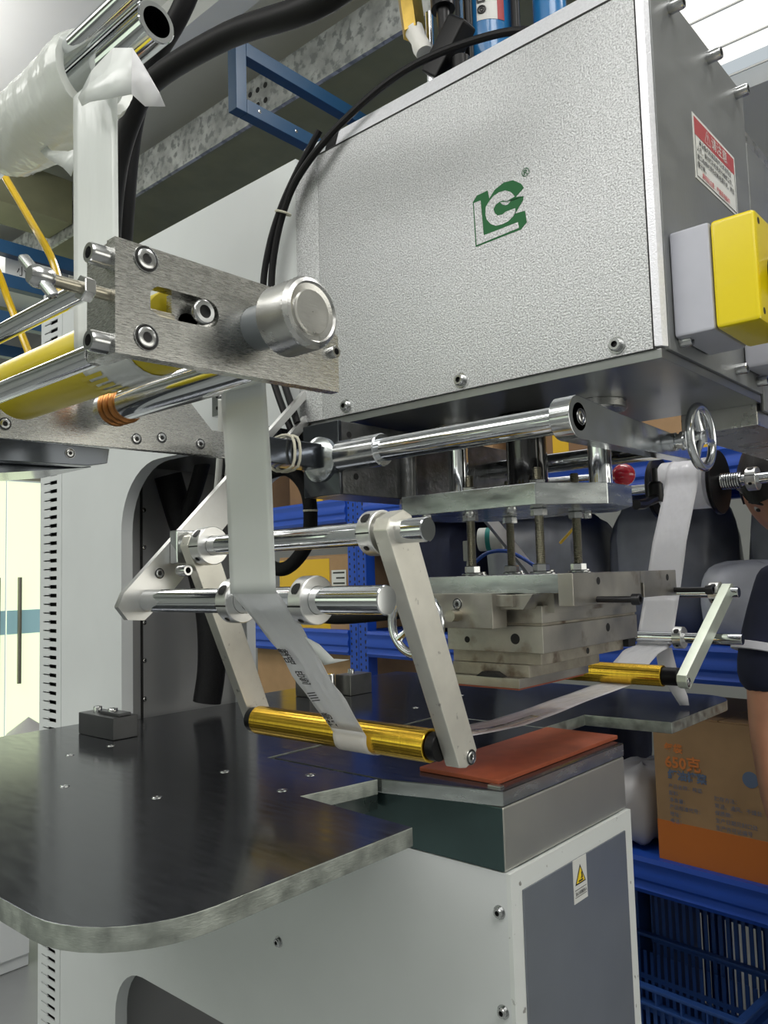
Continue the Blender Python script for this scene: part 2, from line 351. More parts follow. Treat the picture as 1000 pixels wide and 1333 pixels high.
# unseen window bands added to light the operator side and the left side
def window(n, x0, x1, y0, y1, z0, z1, m):
    alx = (x1 - x0) > (y1 - y0); L = (x1 - x0) if alx else (y1 - y0)
    f_ = MB(); k = max(2, round(L / 1.2))
    for i in range(k + 1):
        a = i * (L - 0.06) / k
        f_.box(x0 + a, x0 + a + 0.06, y0, y1, z0, z1, 0.003) if alx else f_.box(x0, x1, y0 + a, y0 + a + 0.06, z0, z1, 0.003)
    for z in (z0, z1 - 0.06): f_.box(x0, x1, y0, y1, z, z + 0.06, 0.003)
    f_ = struct(f_.build('window_%d' % n, 'label_white'))
    for i in range(k):
        a = i * (L - 0.06) / k + 0.062; w_ = (L - 0.06) / k - 0.064
        b = MB()
        b.box(x0 + a, x0 + a + w_, (y0 + y1) / 2 - 0.004, (y0 + y1) / 2 + 0.004, z0 + 0.062, z1 - 0.062) if alx else b.box((x0 + x1) / 2 - 0.004, (x0 + x1) / 2 + 0.004, y0 + a, y0 + a + w_, z0 + 0.062, z1 - 0.062)
        b.build('pane', m, f_)
window(3, 0.6, 5.6, -4.0, -3.95, 0.75, 2.4, 'window_glow')
window(4, -4.0, -3.95, 1.0, 5.6, 0.9, 2.4, 'window_green')
# steel roof members
struct(MB().box(1.92, 2.34, -2, 6.2, 2.94, 3.10, 0.003).build('trim_1', 'beam_under'))
o = MB().box(1.905, 1.922, -2, 6.2, 2.935, 3.105).build('web_plate', 'galv', bpy.data.objects['trim_1'])
for i in range(4):
    for zz in (2.99, 3.05): put('hole', 'bolt_hole', (1.904, 2.22 + i * 0.045, zz), (-1, 0, 0), 0.011, bpy.data.objects['trim_1'])
struct(MB().box(-4, 1.9, 3.7, 3.95, 2.98, 3.2, 0.003).build('trim_2', 'beam_under'))
struct(MB().box(1.60, 1.70, -2, 6.2, 3.16, 3.32, 0.003).build('trim_3', 'ceil'))
# glazed double door in the back wall, daylight behind the frosted panes
d1 = struct(MB().box(0.6, 3.4, 6.16, 6.24, 2.0, 2.1, 0.004).box(0.6, 0.68, 6.16, 6.24, FZ, 2.0, 0.004).box(3.32, 3.4, 6.16, 6.24, FZ, 2.0, 0.004).build('door_1', 'door_metal'))
for i in range(4):
    x0 = 0.68 + i * 0.66
    MB().box(x0 + 0.006, x0 + 0.654, 6.195, 6.207, FZ + 0.02, 1.99, 0.002).build('pane', 'door_glass', d1)
    MB().box(x0 + 0.006, x0 + 0.654, 6.188, 6.194, 0.82, 1.0).build('privacy_band', 'blue_band', d1)
    MB().cyl((x0 + (0.08 if i % 2 else 0.58), 6.14, 0.45), (x0 + (0.08 if i % 2 else 0.58), 6.14, 1.25), 0.016, 12).build('door_handle', 'door_metal', d1)

# ---------------------------------------------------------------- press frame (C-shaped)
XL, XR, YF = 0.885, 1.238, 0.591
fr = thing('stamping_press', 'white painted C-shaped frame of the press with louvred rear strip and pedestal', 'press frame', (1.06, 1.2, FZ))
def side_plate(x0, x1, hole=True):
    pts = [(YF, FZ)]
    pts += [(YF, 0.797)]
    pts += [(1.513, 0.797), (1.513, 1.285)] + arc(1.373, 1.285, 0.14, 0, 90, 10)
    pts += [(0.957, 1.425), (0.957, 1.885), (1.77, 1.885), (1.77, FZ)]
    if hole:   # window under the table, cut by a slit to the bottom edge
        h = [(1.20, FZ)] + arc(0.88, 0.10, 0.10, 270, 180, 6)[::1] + arc(0.88, 0.318, 0.10, 180, 90, 6) + arc(1.44, 0.318, 0.10, 90, 0, 8) + arc(1.44, 0.10, 0.10, 0, -90, 6) + [(1.2001, FZ)]
        h = [(1.20, FZ), (1.20, 0.0)] + arc(0.88, 0.10, 0.10, 270, 180, 6) + arc(0.88, 0.318, 0.10, 180, 90, 6) + arc(1.44, 0.318, 0.10, 90, 0, 8) + arc(1.44, 0.10, 0.10, 0, -90, 6) + [(1.2002, 0.0), (1.2002, FZ)]
        pts = pts + h[::-1]
    return MB().prism(pts, 'x', x0, x1)
side_plate(XL, XL + 0.026).build('side_plate', 'white_paint', fr)
side_plate(XR - 0.026, XR).build('side_plate', 'white_paint', fr)
MB().box(XL + 0.026, XR - 0.026, 1.585, 1.60, FZ, 1.885).build('column_panel', 'inner_grey', fr)
MB().box(XL + 0.026, XR - 0.026, 1.0, 1.58, 1.86, 1.885).build('top_panel', 'white_paint', fr)
MB().box(XL + 0.026, XR - 0.026, 1.56, 1.585, 0.80, 1.86).build('inner_panel', 'inner_grey', fr)
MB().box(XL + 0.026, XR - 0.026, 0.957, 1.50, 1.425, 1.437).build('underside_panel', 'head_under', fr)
MB().box(0.958, 0.962, 1.556, 1.56, 0.88, 1.86).build('panel_seam', 'hole', fr)
for i in range(7): put('flush', 'rivet', (0.966, 1.557, 0.93 + i * 0.082), (0, -1, 0), 0.005, fr)
# front of pedestal
zt = 0.797
MB().box(XL, XR, YF - 0.006, YF, FZ, zt).build('pedestal_front', 'white_edge', fr)
MB().box(XL + 0.026, XR - 0.026, YF, YF + 0.6, zt - 0.02, zt - 0.001).build('pedestal_top', 'white_paint', fr)
MB().box(0.911, 1.212, YF - 0.0085, YF - 0.006, FZ + 0.05, 0.771, 0.001).build('access_panel', 'panel_grey', fr)
for z in (0.747, 0.625, 0.50, 0.2): put('button', 'bolt', (XL, 0.603, z), (-1, 0, 0), 0.0065, fr)
put('button', 'bolt', (XL, 1.035, 0.594), (-1, 0, 0), 0.0065, fr)
for z in (0.74, 0.62, 0.5): put('button', 'bolt', (XR, 0.603, z), (1, 0, 0), 0.0065, fr)
# hand hazard sign
wl = plate('warning_sign', [(1.040, YF - 0.0086, 0.7715), (1.0795, YF - 0.0086, 0.7715), (1.0795, YF - 0.0086, 0.712), (1.040, YF - 0.0086, 0.712)], (0, -1, 0), 0.0006, 'label_white', fr)
ys = YF - 0.0093
def tri(c, r, y): return [(c[0], y, c[1] + r * 1.0), (c[0] - r * 0.87, y, c[1] - r * 0.5), (c[0] + r * 0.87, y, c[1] - r * 0.5)]
plate('warning_triangle', tri((1.0597, 0.745), 0.0175, ys), (0, -1, 0), 0.0003, 'print_black', wl)
plate('warning_triangle', tri((1.0597, 0.745), 0.0135, ys - 0.0003), (0, -1, 0), 0.0003, 'sign_yellow', wl)
MB().box(1.053, 1.066, ys - 0.0009, ys - 0.0006, 0.7395, 0.7415).prism([(1.060, 0.7425), (1.0655, 0.7435), (1.064, 0.752), (1.0615, 0.751), (1.0622, 0.746)], 'y', ys - 0.0009, ys - 0.0006).build('hand_pictogram', 'print_black', wl)
MB().box(1.043, 1.0765, ys - 0.0003, ys, 0.7295, 0.7301).box(1.043, 1.0765, ys - 0.0003, ys, 0.7195, 0.7201).build('sign_rule', 'print_black', wl)
text('lettering', '当心机械伤人', 0.0056, 'print_black', (1.0435, ys, 0.7225), (1, 0, 0), (0, 0, 1), wl, bold=0.012)
# louvred rear strip: rails and rungs leave real slots
vs = MB()
ya, yb, yc = 1.796, 1.861, 1.832
z = FZ + 0.02; pitch = 0.0203
x0, x1 = XL + 0.001, XL + 0.004
vs.box(x0, x1, 1.774, ya, FZ, 1.885); vs.box(x0, x1, yb, 1.868, FZ, 1.885)
while z < 1.87:
    vs.box(x0, x1, ya, yb, z, z + 0.0115)
    vs.box(x0, x1, yc, yb, z + 0.0115, z + 0.0145); vs.box(x0, x1, yc, yb, z + pitch - 0.0028, z + pitch + 0.0002)
    z += pitch
vs.prism([(x0, 1.868), (XL + 0.05, 1.96), (XL + 0.055, 1.96), (x1 + 0.002, 1.868)], 'z', FZ, 1.885)
vs.build('louvre_strip', 'white_paint', fr)
MB().box(XL + 0.02, XL + 0.024, 1.774, 1.90, FZ, 1.885).build('strip_backing', 'hole', fr)  # dark sheet put in as the shade behind the slots
MB().box(XL + 0.03, XR, 1.774, 1.94, FZ, 1.885).build('column_rear', 'white_paint', fr)

# ---------------------------------------------------------------- press head
hd = thing('press_unit', 'hammered silver press head housing with green emblem and red notice', 'press head', (1.06, 0.65, 1.427))
HZ0, HZ1, HY0, HY1, HXR = 1.432, 1.90, 0.349, 0.955, 1.252
ch = 0.024
sc_ = MB()
X0 = XL - 0.0
sc_.box(X0, X0 + 0.014, HY0 + 0.0115, HY1, HZ0, HZ1 - 0.028)
sc_.build('side_cover', 'hammer_silver', hd)
# folded lips along front and top, 45 degrees
lp = MB()
lp.prism([(X0, HY0 + 0.011), (X0 + 0.004, HY0 + 0.003), (X0 + 0.013, HY0 - 0.001), (X0 + 0.020, HY0 + 0.011)], 'z', HZ0 + 0.002, HZ1 - 0.012, 0.0012)
lp.build('front_lip', 'lip_silver', hd)
lp = MB()
lp.prism([(X0 + 0.0, HZ1 - 0.0275), (X0 + 0.009, HZ1 + 0.001), (X0 + 0.018, HZ1 + 0.001), (X0 + 0.013, HZ1 - 0.0275)], 'y', HY0 + 0.008, 0.945, 0.001)
lp.build('top_lip', 'lip_silver', hd)
MB().prism([(X0 - 0.0008, HZ1 - 0.0275), (X0 + 0.0082, HZ1 + 0.0016), (X0 + 0.010, HZ1 + 0.0016), (X0 + 0.001, HZ1 - 0.0275)], 'y', 0.862, 0.886).build('black_tape', 'black', hd)
MB().box(X0 - 0.0008, X0, HY0 + 0.012, HY1, HZ1 - 0.0300, HZ1 - 0.0278).build('lip_joint', 'hole', hd)
MB().box(X0 - 0.0006, X0 + 0.002, HY0 + 0.0112, HY0 + 0.0122, HZ0, HZ1 - 0.028).build('lip_joint', 'hole', hd)
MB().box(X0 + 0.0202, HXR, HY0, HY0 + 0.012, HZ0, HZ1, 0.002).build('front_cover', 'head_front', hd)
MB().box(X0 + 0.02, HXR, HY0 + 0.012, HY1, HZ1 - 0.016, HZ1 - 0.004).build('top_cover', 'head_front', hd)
MB().box(HXR - 0.012, HXR, HY0 + 0.012, HY1, HZ0, HZ1 - 0.016).build('side_cover', 'hammer_silver', hd)
MB().box(X0 + 0.014, HXR - 0.012, HY1 - 0.012, HY1, HZ0, HZ1 - 0.016).build('rear_cover', 'hammer_silver', hd)
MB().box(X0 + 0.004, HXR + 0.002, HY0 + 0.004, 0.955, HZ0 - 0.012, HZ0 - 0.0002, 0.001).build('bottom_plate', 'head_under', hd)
for y in (0.853, 0.633, 0.405): put('button', 'bolt', (X0, y, HZ0 + 0.013), (-1, 0, 0), 0.0078, hd)
for x, z in ((0.936, 1.447), (1.137, 1.449), (1.228, 1.447)): put('cap', 'bolt', (x, HY0, z), (0, -1, 0), 0.0075, hd, stretch=1.8)
for x in (0.965, 1.100, 1.215): put('cap', 'bolt', (x, HY0, 1.882), (0, -1, 0), 0.0085, hd, stretch=2.0)
# rolled fold of the cover at its rear edge
MB().prism([(X0 - 0.004, HY1 - 0.02), (X0 - 0.0005, HY1 - 0.05), (X0 - 0.0002, HY1 - 0.05), (X0 + 0.0, HY1), (X0 - 0.004, HY1)], 'z', HZ0, HZ1 - 0.032).build('rear_fold', 'hammer_silver', hd)
# emblem outlines in the cover's own (y, z) plane, metres
EM_G = [(0.602, 1.688), (0.595, 1.695), (0.577, 1.696), (0.575, 1.684), (0.566, 1.693), (0.551, 1.698), (0.537, 1.696), (0.525, 1.687), (0.521, 1.68), (0.534, 1.672), (0.522, 1.669), (0.523, 1.664), (0.536, 1.65), (0.521, 1.649), (0.519, 1.633), (0.528, 1.626), (0.6, 1.624)]
EM_C = [(0.535, 1.673), (0.541, 1.681), (0.549, 1.686), (0.559, 1.687), (0.568, 1.685), (0.575, 1.68), (0.581, 1.674), (0.582, 1.664), (0.58, 1.656), (0.574, 1.648), (0.566, 1.643), (0.556, 1.642), (0.547, 1.643), (0.539, 1.647), (0.535, 1.652), (0.535, 1.657), (0.55, 1.657), (0.555, 1.655), (0.563, 1.656), (0.567, 1.661), (0.569, 1.667), (0.565, 1.672), (0.559, 1.674), (0.554, 1.674), (0.548, 1.671)]
EM_S = [(0.558, 1.673), (0.548, 1.67), (0.523, 1.669), (0.54, 1.67), (0.546, 1.666), (0.55, 1.666), (0.555, 1.669)]
EM_L = [(0.6, 1.686), (0.589, 1.686), (0.586, 1.636), (0.532, 1.637), (0.531, 1.629), (0.598, 1.626)]
def emblem(name, polys, m, out, parent):
    b = MB()
    for pl in polys:
        va = [b.bm.verts.new((X0 - out, p[0], p[1])) for p in pl]; vb = [b.bm.verts.new((X0 - out + 0.0003, p[0], p[1])) for p in pl]; k = len(pl)
        fs = [b.bm.faces.new(va), b.bm.faces.new(vb)] + [b.bm.faces.new((va[i], va[(i + 1) % k], vb[(i + 1) % k], vb[i])) for i in range(k)]
        bmesh.ops.recalc_face_normals(b.bm, faces=fs)
    return b.build(name, m, parent)
lo = emblem('emblem', [EM_G], 'green_print', 0.0004, hd)
emblem('letter_shape', [EM_L], 'hammer_silver', 0.0007, lo)
emblem('letter_shape', [EM_C, EM_S], 'hammer_silver', 0.0007, lo)
text('registered_mark', '®', 0.016, 'green_print', (X0 - 0.0006, 0.5235, 1.694), (0, -1, 0), (0, 0, 1), hd)
# red and white notice
y = HY0 - 0.0002
nt = plate('notice_label', [(1.022, y, 1.771), (1.186, y, 1.771), (1.186, y, 1.682), (1.022, y, 1.682)], (0, -1, 0), 0.0006, 'label_white', hd)
y -= 0.0007
plate('notice_band', [(1.027, y, 1.767), (1.181, y, 1.767), (1.181, y, 1.743), (1.027, y, 1.743)], (0, -1, 0), 0.0002, 'label_red', nt)
y -= 0.0003
text('lettering', '⚠请注意', 0.0185, 'label_white', (1.060, y, 1.7485), (1, 0, 0), (0, 0, 1), nt, sx=1.15)
bx = MB()
for (a, b_, c, d) in ((1.027, 1.181, 1.6855, 1.6865), (1.027, 1.0277, 1.6865, 1.743), (1.1803, 1.181, 1.6865, 1.743)): bx.box(a, b_, y - 0.0002, y, c, d)
bx.build('notice_border', 'print_black', nt)
for i, ln in enumerate(('　本设备内有高压电气元件非专业', '人员，请勿打开机壳进行维修工作，', '施工检修时须先切断电源开关，并挂', '警示牌。')):
    text('lettering', ln, 0.0089, 'print_black', (1.031, y, 1.7325 - i * 0.0108), (1, 0, 0), (0, 0, 1), nt, bold=0.01)
text('lettering', '请特别注意：严禁带电操作', 0.0089, 'print_red', (1.045, y, 1.6895), (1, 0, 0), (0, 0, 1), nt, bold=0.01)

# ---------------------------------------------------------------- emergency stop box and grey box on the head front
es = thing('emergency_stop_box', 'yellow and grey emergency stop box on the press head front', 'switch box', (0.98, 0.30, 1.45))
MB().box(0.918, 1.030, 0.302, 0.3488, 1.448, 1.575, 0.004).build('box_base', 'grey_plastic', es)
yb_ = MB().box(0.918, 1.030, 0.252, 0.3018, 1.448, 1.575, 0.006).build('box_cover', 'yellow_plastic', es)
for x, z in ((0.930, 1.563), (0.930, 1.460), (1.018, 1.563), (1.018, 1.46)): put('hole', 'cover_screw', (x, 0.2519, z), (0, -1, 0), 0.004, es)
MB().lathe([(0.022, 0), (0.022, 0.008), (0.013, 0.008), (0.013, 0.016), (0.0, 0.016)], (0.974, 0.252, 1.512), (0, -1, 0), 24, cap=False).build('button_ring', 'black', es)
MB().lathe([(0.012, 0.0), (0.012, 0.014), (0.02, 0.018), (0.021, 0.026), (0.016, 0.031), (0, 0.032)], (0.974, 0.238, 1.512), (0, -1, 0), 24, cap=False).build('stop_button', 'red_gloss', es)
gb = thing('control_box', 'plain grey box behind the emergency stop box', 'switch box', (1.23, 0.30, 1.45))
MB().box(1.172, 1.247, 0.302, 0.3488, 1.456, 1.535, 0.006).build('box_base', 'grey_plastic', gb)
MB().box(1.172, 1.247, 0.296, 0.3018, 1.456, 1.535, 0.006).build('box_lid', 'grey_plastic', gb)
for x in (1.182, 1.237): put('hole', 'cover_screw', (x, 0.2959, 1.525), (0, -1, 0), 0.004, gb)
sw = thing('side_cabinet', 'grey steel cabinet at the right edge behind the press head', 'cabinet', (1.48, 0.42, 1.388))
MB().box(1.256, 1.70, 0.360, 0.475, 1.388, 1.862, 0.003).build('body', 'steel', sw)
MB().box(1.268, 1.69, 0.3525, 0.3596, 1.41, 1.83, 0.003).build('door', 'head_front', sw)
MB().box(1.259, 1.2665, 0.356, 0.3596, 1.41, 1.80).build('door_seal', 'black', sw)

# ---------------------------------------------------------------- pneumatic cylinder over the ram
pc = thing('pneumatic_cylinder', 'blue pneumatic cylinder with black tie rods standing on the press head', 'cylinder', (1.06, 0.68, 1.9))
CY = 0.68
MB().cyl((1.06, CY, 1.915), (1.06, CY, 2.4), 0.043, 40).build('barrel', 'cyl_blue', pc)
MB().box(0.995, 1.125, CY - 0.065, CY + 0.065, 1.8965, 1.914, 0.003).build('base_flange', 'black', pc)
for dx, dy in ((-1, 0), (1, 0), (0, 1), (0, -1)): MB().cyl((1.06 + dx * 0.054, CY + dy * 0.054, 1.914), (1.06 + dx * 0.054, CY + dy * 0.054, 2.4), 0.0075, 14).build('tie_rod', 'black', pc)
MB().cyl((1.115, CY - 0.085, 1.8965), (1.115, CY - 0.085, 2.4), 0.027, 24).build('reservoir', 'cyl_blue', pc)
cx, cy, rr = 1.06, CY, 0.0435
def onc(a, z, r=rr): return (cx + r * math.cos(R(a)), cy + r * math.sin(R(a)), z)
def wrap_label(name, a0, a1, r, m, parent):
    b = MB(); k = 8
    for i in range(k):
        p, q = a0 + (a1 - a0) * i / k, a0 + (a1 - a0) * (i + 1) / k
        b.poly([onc(p, 2.055, r), onc(q, 2.055, r), onc(q, 2.22, r), onc(p, 2.22, r)])
    return b.build(name, m, parent)
lb = wrap_label('cylinder_label', 192, 236, rr, 'label_white', pc)
wrap_label('label_band', 236, 252, rr + 0.0002, 'label_red', lb)
a = 203; nrm = V((math.cos(R(a)), math.sin(R(a)), 0)); tg_ = V((-math.sin(R(a)), math.cos(R(a)), 0))
text('lettering', 'DES', 0.019, 'print_black', V(onc(a, 2.083, 0.0438)) + tg_ * 0.006 + nrm * 0.0006, (0, 0, 1), tuple(-tg_), lb, bold=0.03)
MB().torus(V(onc(a, 2.072, 0.0442)), nrm, 0.0060, 0.0014, 20, 6).torus(V(onc(a, 2.072, 0.0442)), nrm, 0.0026, 0.0012, 14, 6).build('label_emblem', 'print_black', lb)

# air fitting
af = thing('air_fitting', 'brass fitting and black elbow on top of the press head beside blue cylinder', 'air fitting', (0.97, 0.70, 1.9))
MB().lathe([(0.020, 0), (0.020, 0.09), (0.017, 0.092)], (0.972, 0.762, 2.055), (0.0, 0.12, 1), 6).build('brass_nut', 'brass', af)
MB().lathe([(0.0135, 0), (0.0155, 0.012), (0.013, 0.03), (0.016, 0.05)], (0.97, 0.742, 2.012), (0.0, 0.35, 0.9), 18).build('sealing_tape', 'ptfe', af)
MB().box(-0.017, 0.017, -0.020, 0.020, -0.045, 0.045, 0.005, Matrix.Translation((0.97, 0.695, 1.995)) @ Matrix.Rotation(R(42), 4, 'X')).build('elbow_body', 'black', af)
MB().cyl((0.97, 0.700, 2.02), (0.97, 0.705, 2.14), 0.011, 16).lathe([(0.019, 0), (0.019, 0.03), (0.014, 0.036)], (0.97, 0.702, 2.065), (0, 0.04, 1), 18).build('push_connector', 'black', af)
MB().cyl((0.97, 0.672, 1.897), (0.97, 0.672, 1.97), 0.014, 16).build('riser', 'black', af)
MB().cyl((1.0, 0.752, 1.8965), (1.0, 0.752, 2.1), 0.007, 18).build('bright_post', 'chrome', af)

# ---------------------------------------------------------------- worktable
wt = thing('worktable', 'dark polished steel work table with rounded corners around the press pedestal', 'work table', (1.06, 1.0, 0.879))
tp = [(0.435, YF), (0.703, YF), (0.716, 0.790), (0.838, 0.765), (0.838, 1.0), (1.285, 1.0), (1.285, 0.765), (1.44, 0.765), (1.45, 0.597), (1.735, 0.597)] + arc(1.735, 0.667, 0.07, -90, 0, 6) + [(1.805, 1.56), (1.245, 1.56), (1.245, 1.505), (0.88, 1.505), (0.88, 1.56), (0.325, 1.56)] + arc(0.435, YF + 0.11, 0.11, 180, 260, 8)
tb = MB().prism(tp, 'z', 0.879, 0.9, 0.0012); tb = tb.build('tabletop', 'table', wt)
tb.data.materials.append(M['table_edge'])
for p in tb.data.polygons:
    if abs(p.normal.z) < 0.5: p.material_index = 1
for x, y_ in ((0.60, 0.94), (0.555, 1.10), (0.74, 0.98), (0.55, 1.36), (0.66, 1.29), (0.74, 1.30), (1.0, 1.25), (0.80, 0.86), (0.72, 0.83), (1.33, 1.10), (1.52, 1.12)): put('flush', 'table_screw', (x, y_, 0.9001), (0, 0, 1), 0.007, wt)
MB().box(0.72, 0.875, 0.80, 0.83, 0.845, 0.878, 0.001).build('support_rail', 'steel', wt)
MB().box(0.72, 0.875, 1.20, 1.24, 0.845, 0.878, 0.001).build('support_rail', 'steel', wt)
MB().box(1.25, 1.44, 0.80, 0.83, 0.845, 0.878, 0.001).build('support_rail', 'steel', wt)

# anvil block, plate, pad
av = thing('anvil_block', 'bare steel anvil block with a flat cover plate on the pedestal top', 'anvil', (1.06, 0.75, 0.797))
ab = MB().box(XL - 0.002, XR + 0.001, YF, 0.99, 0.7975, 0.880, 0.004).build('block', 'anvil', av)
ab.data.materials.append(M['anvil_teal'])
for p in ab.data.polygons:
    if p.normal.x < -0.5: p.material_index = 1  # left face carries the painted reflection
cp = MB().prism([(XL, YF), (XR, YF), (1.28, 0.76), (1.28, 0.99), (0.843, 0.99), (0.843, 0.76)], 'z', 0.8802, 0.900, 0.0015).build('cover_plate', 'ram_steel', av)
cp.data.materials.append(M['table'])
for p in cp.data.polygons:
    if p.normal.z > 0.2: p.material_index = 1
sp_ = tag(MB().box(0.905, 1.262, 0.612, 0.745, 0.9003, 0.9065, 0.001).build('silicone_pad', 'silicone'), 'brick red silicone pad on the anvil under the gold rollers', 'pad')
tg = MB().box(0.893, 0.902, 0.600, 0.62, 0.9003, 0.9025).build('pad_stop', 'steel', av)

# ---------------------------------------------------------------- ram and adjustable plate
rm = thing('press_ram', 'press ram with black piston, chrome guide posts and octagonal plate on threaded rods', 'press ram', (1.06, 0.64, 1.27))
MB().cyl((1.06, 0.64, 1.30), (1.06, 0.64, 1.424), 0.031, 32).build('piston', 'ram_black', rm)
MB().cyl((1.06, 0.64, 1.414), (1.06, 0.64, 1.4198), 0.042, 32, 0.001).build('piston_flange', 'black', rm)
for y_ in (0.52, 0.77):
    MB().cyl((1.06, y_, 1.301), (1.06, y_, 1.42), 0.0165, 26).build('guide_post', 'chrome', rm)
    MB().lathe([(0.016, 0), (0.040, 0), (0.042, 0.002), (0.042, 0.012), (0.016, 0.012)], (1.06, y_, 1.4075), (0, 0, 1), 32).build('guide_flange', 'steel', rm)
op = [(0.937, 0.555), (1.022, 0.492), (1.100, 0.492), (1.182, 0.555), (1.182, 0.79), (1.13, 0.84), (0.99, 0.84), (0.937, 0.79)]
MB().prism(op, 'z', 1.270, 1.300, 0.0012).build('ram_plate', 'ram_steel', rm)
for (x, y_) in ((1.0, 0.588), (1.11, 0.588), (1.0, 0.707), (1.11, 0.707)):
    b = MB(); z = 1.180; pr = [(0.0, z)]
    while z < 1.328: pr += [(0.0068, z), (0.0059, z + 0.0012)]; z += 0.0024
    pr += [(0.0055, z), (0, z)]
    rd = MB().lathe([(r_, h - 1.18) for r_, h in pr], (x, y_, 1.18), (0, 0, 1), 14, cap=False).build('threaded_rod', 'zinc', rm)
    for zz in (1.1805, 1.2590, 1.3005): put('nut', 'nut', (x, y_, zz), (0, 0, 1), 0.0118, rm, spin=random.uniform(0, 1))
    MB().pipe((x, y_, 1.1775), (x, y_, 1.1803), 0.0165, 0.007, 20).build('washer', 'bolt', rm)
    put('button', 'clamp_bolt', (x + 0.030, y_ + 0.006, 1.1768), (0, 0, 1), 0.0085, rm, stretch=0.7)
for (x, y_) in ((0.948, 0.60), (0.948, 0.75), (0.96, 0.68), (1.17, 0.60)): put('cap', 'plate_bolt', (x, y_, 1.270), (0, 0, -1), 0.007, rm)

# ---------------------------------------------------------------- die stack
ds = thing('die_stack', 'worn grey steel heating block and die hanging under the threaded rods', 'die', (1.06, 0.62, 1.03))
MB().box(0.902, 1.220, 0.506, 0.722, 1.152, 1.1766, 0.001).build('slide_plate', 'ram_steel', ds)
fb = MB()
fb.box(0.897, 1.095, 0.484, 0.505, 1.136, 1.1768, 0.001).box(1.104, 1.224, 0.484, 0.505, 1.139, 1.1768, 0.001).box(1.095, 1.104, 0.484, 0.505, 1.160, 1.1768)
fb.build('front_bar', 'die_steel', ds)
for x, z in ((0.965, 1.166), (1.19, 1.166)): put('hole', 'tapped_hole', (x, 0.4838, z), (0, -1, 0), 0.005, ds)
for x, z in ((0.960, 1.142), (1.215, 1.146)):
    sc2 = MB().cyl((x, 0.4838, z), (x, 0.436, z), 0.0042, 12).build('clamp_screw', 'black_oxide', ds)
    put('oxide', 'screw_head', (x, 0.436, z), (0, -1, 0), 0.0072, ds, stretch=1.3)
MB().box(0.878, 0.940, 0.560, 0.722, 1.136, 1.1515, 0.001).build('slide_jaw', 'die_steel', ds)
MB().box(0.93, 1.19, 0.53, 0.715, 1.126, 1.1515).build('slide_block', 'die_steel', ds)
MB().prism([(0.535, 1.1515), (0.62, 1.1515), (0.60, 1.132), (0.55, 1.132)], 'x', 0.886, 0.94, 0.0006).build('dovetail_clamp', 'die_steel', ds)
MB().cyl((0.93, 0.64, 1.125), (0.85, 0.64, 1.125), 0.008, 14).build('lead_screw', 'zinc', ds)
MB().box(0.915, 1.200, 0.540, 0.694, 1.113, 1.1358, 0.0008).build('heater_block', 'die_steel', ds)
MB().box(0.917, 1.198, 0.542, 0.692, 1.1095, 1.1128).build('insulation_sheet', 'die_rough', ds)
MB().box(0.915, 1.200, 0.540, 0.694, 1.074, 1.1092, 0.0008).build('heater_block', 'die_steel', ds)
for y_, z, r_ in ((0.66, 1.089, 0.0045), (0.582, 1.092, 0.0072)): put('hole', 'bore', (0.9149, y_, z), (-1, 0, 0), r_, ds)
for x, z, r_ in ((1.10, 1.096, 0.0062), (1.05, 1.066, 0.0045)): put('hole', 'bore', (x, 0.5399 if z > 1.07 else 0.5479, z), (0, -1, 0), r_, ds)
MB().box(0.922, 1.165, 0.548, 0.690, 1.058, 1.0737, 0.0008).build('die_holder', 'die_rough', ds)
MB().box(0.920, 1.12, 0.566, 0.690, 1.041, 1.0577, 0.0008).build('die_holder', 'die_rough', ds)
MB().box(0.908, 1.10, 0.574, 0.700, 1.028, 1.0407, 0.0008).build('die_plate', 'die_steel', ds)
MB().box(0.911, 1.09, 0.577, 0.697, 1.0255, 1.0278).build('die_rubber', 'silicone', ds)
MB().prism([(0.60, 1.041), (0.612, 1.0475), (0.632, 1.0475), (0.642, 1.041)], 'x', 0.907, 0.92).build('chipped_edge', 'hole', ds)
MB().box(1.165, 1.19, 0.5398, 0.56, 1.062, 1.0738).build('notch_block', 'hole', ds)

def handwheel(parent, c, d, RR, r, m='chrome_soft', spokes=3, a0=90):
    c = V(c); d = V(d).normalized(); a = d.orthogonal().normalized(); b_ = d.cross(a)
    w_ = MB().torus(c, d, RR, r, 44, 14).build('wheel_rim', m, parent)
    MB().lathe([(r * 1.6, -r * 1.6), (r * 1.9, 0), (r * 1.5, r * 1.3), (r * 0.7, r * 1.4)], c, d, 22).build('wheel_hub', m, parent)
    for i in range(spokes):
        t = R(a0 + 360 * i / spokes); u = a * math.cos(t) + b_ * math.sin(t)
        MB().lathe([(r * 0.95, r * 1.2), (r * 0.75, RR * 0.6), (r * 0.9, RR)], c, u, 10).build('spoke', m, parent)
# slide adjuster block and wheel, left of die
MB().box(0.868, 0.902, 0.585, 0.700, 1.108, 1.1535, 0.001).build('adjuster_block', 'die_steel', ds)
put('flush', 'adjuster_screw', (0.8679, 0.640, 1.140), (-1, 0, 0), 0.0075, ds)
MB().box(0.862, 0.876, 0.700, 0.735, 1.143, 1.153, 0.0005).build('scale_tab', 'label_white', ds)
MB().cyl((0.868, 0.672, 1.117), (0.822, 0.672, 1.117), 0.008, 16).build('wheel_shaft', 'chrome_soft', ds)
handwheel(ds, (0.818, 0.672, 1.117), (-1, 0, 0), 0.041, 0.006, a0=20)

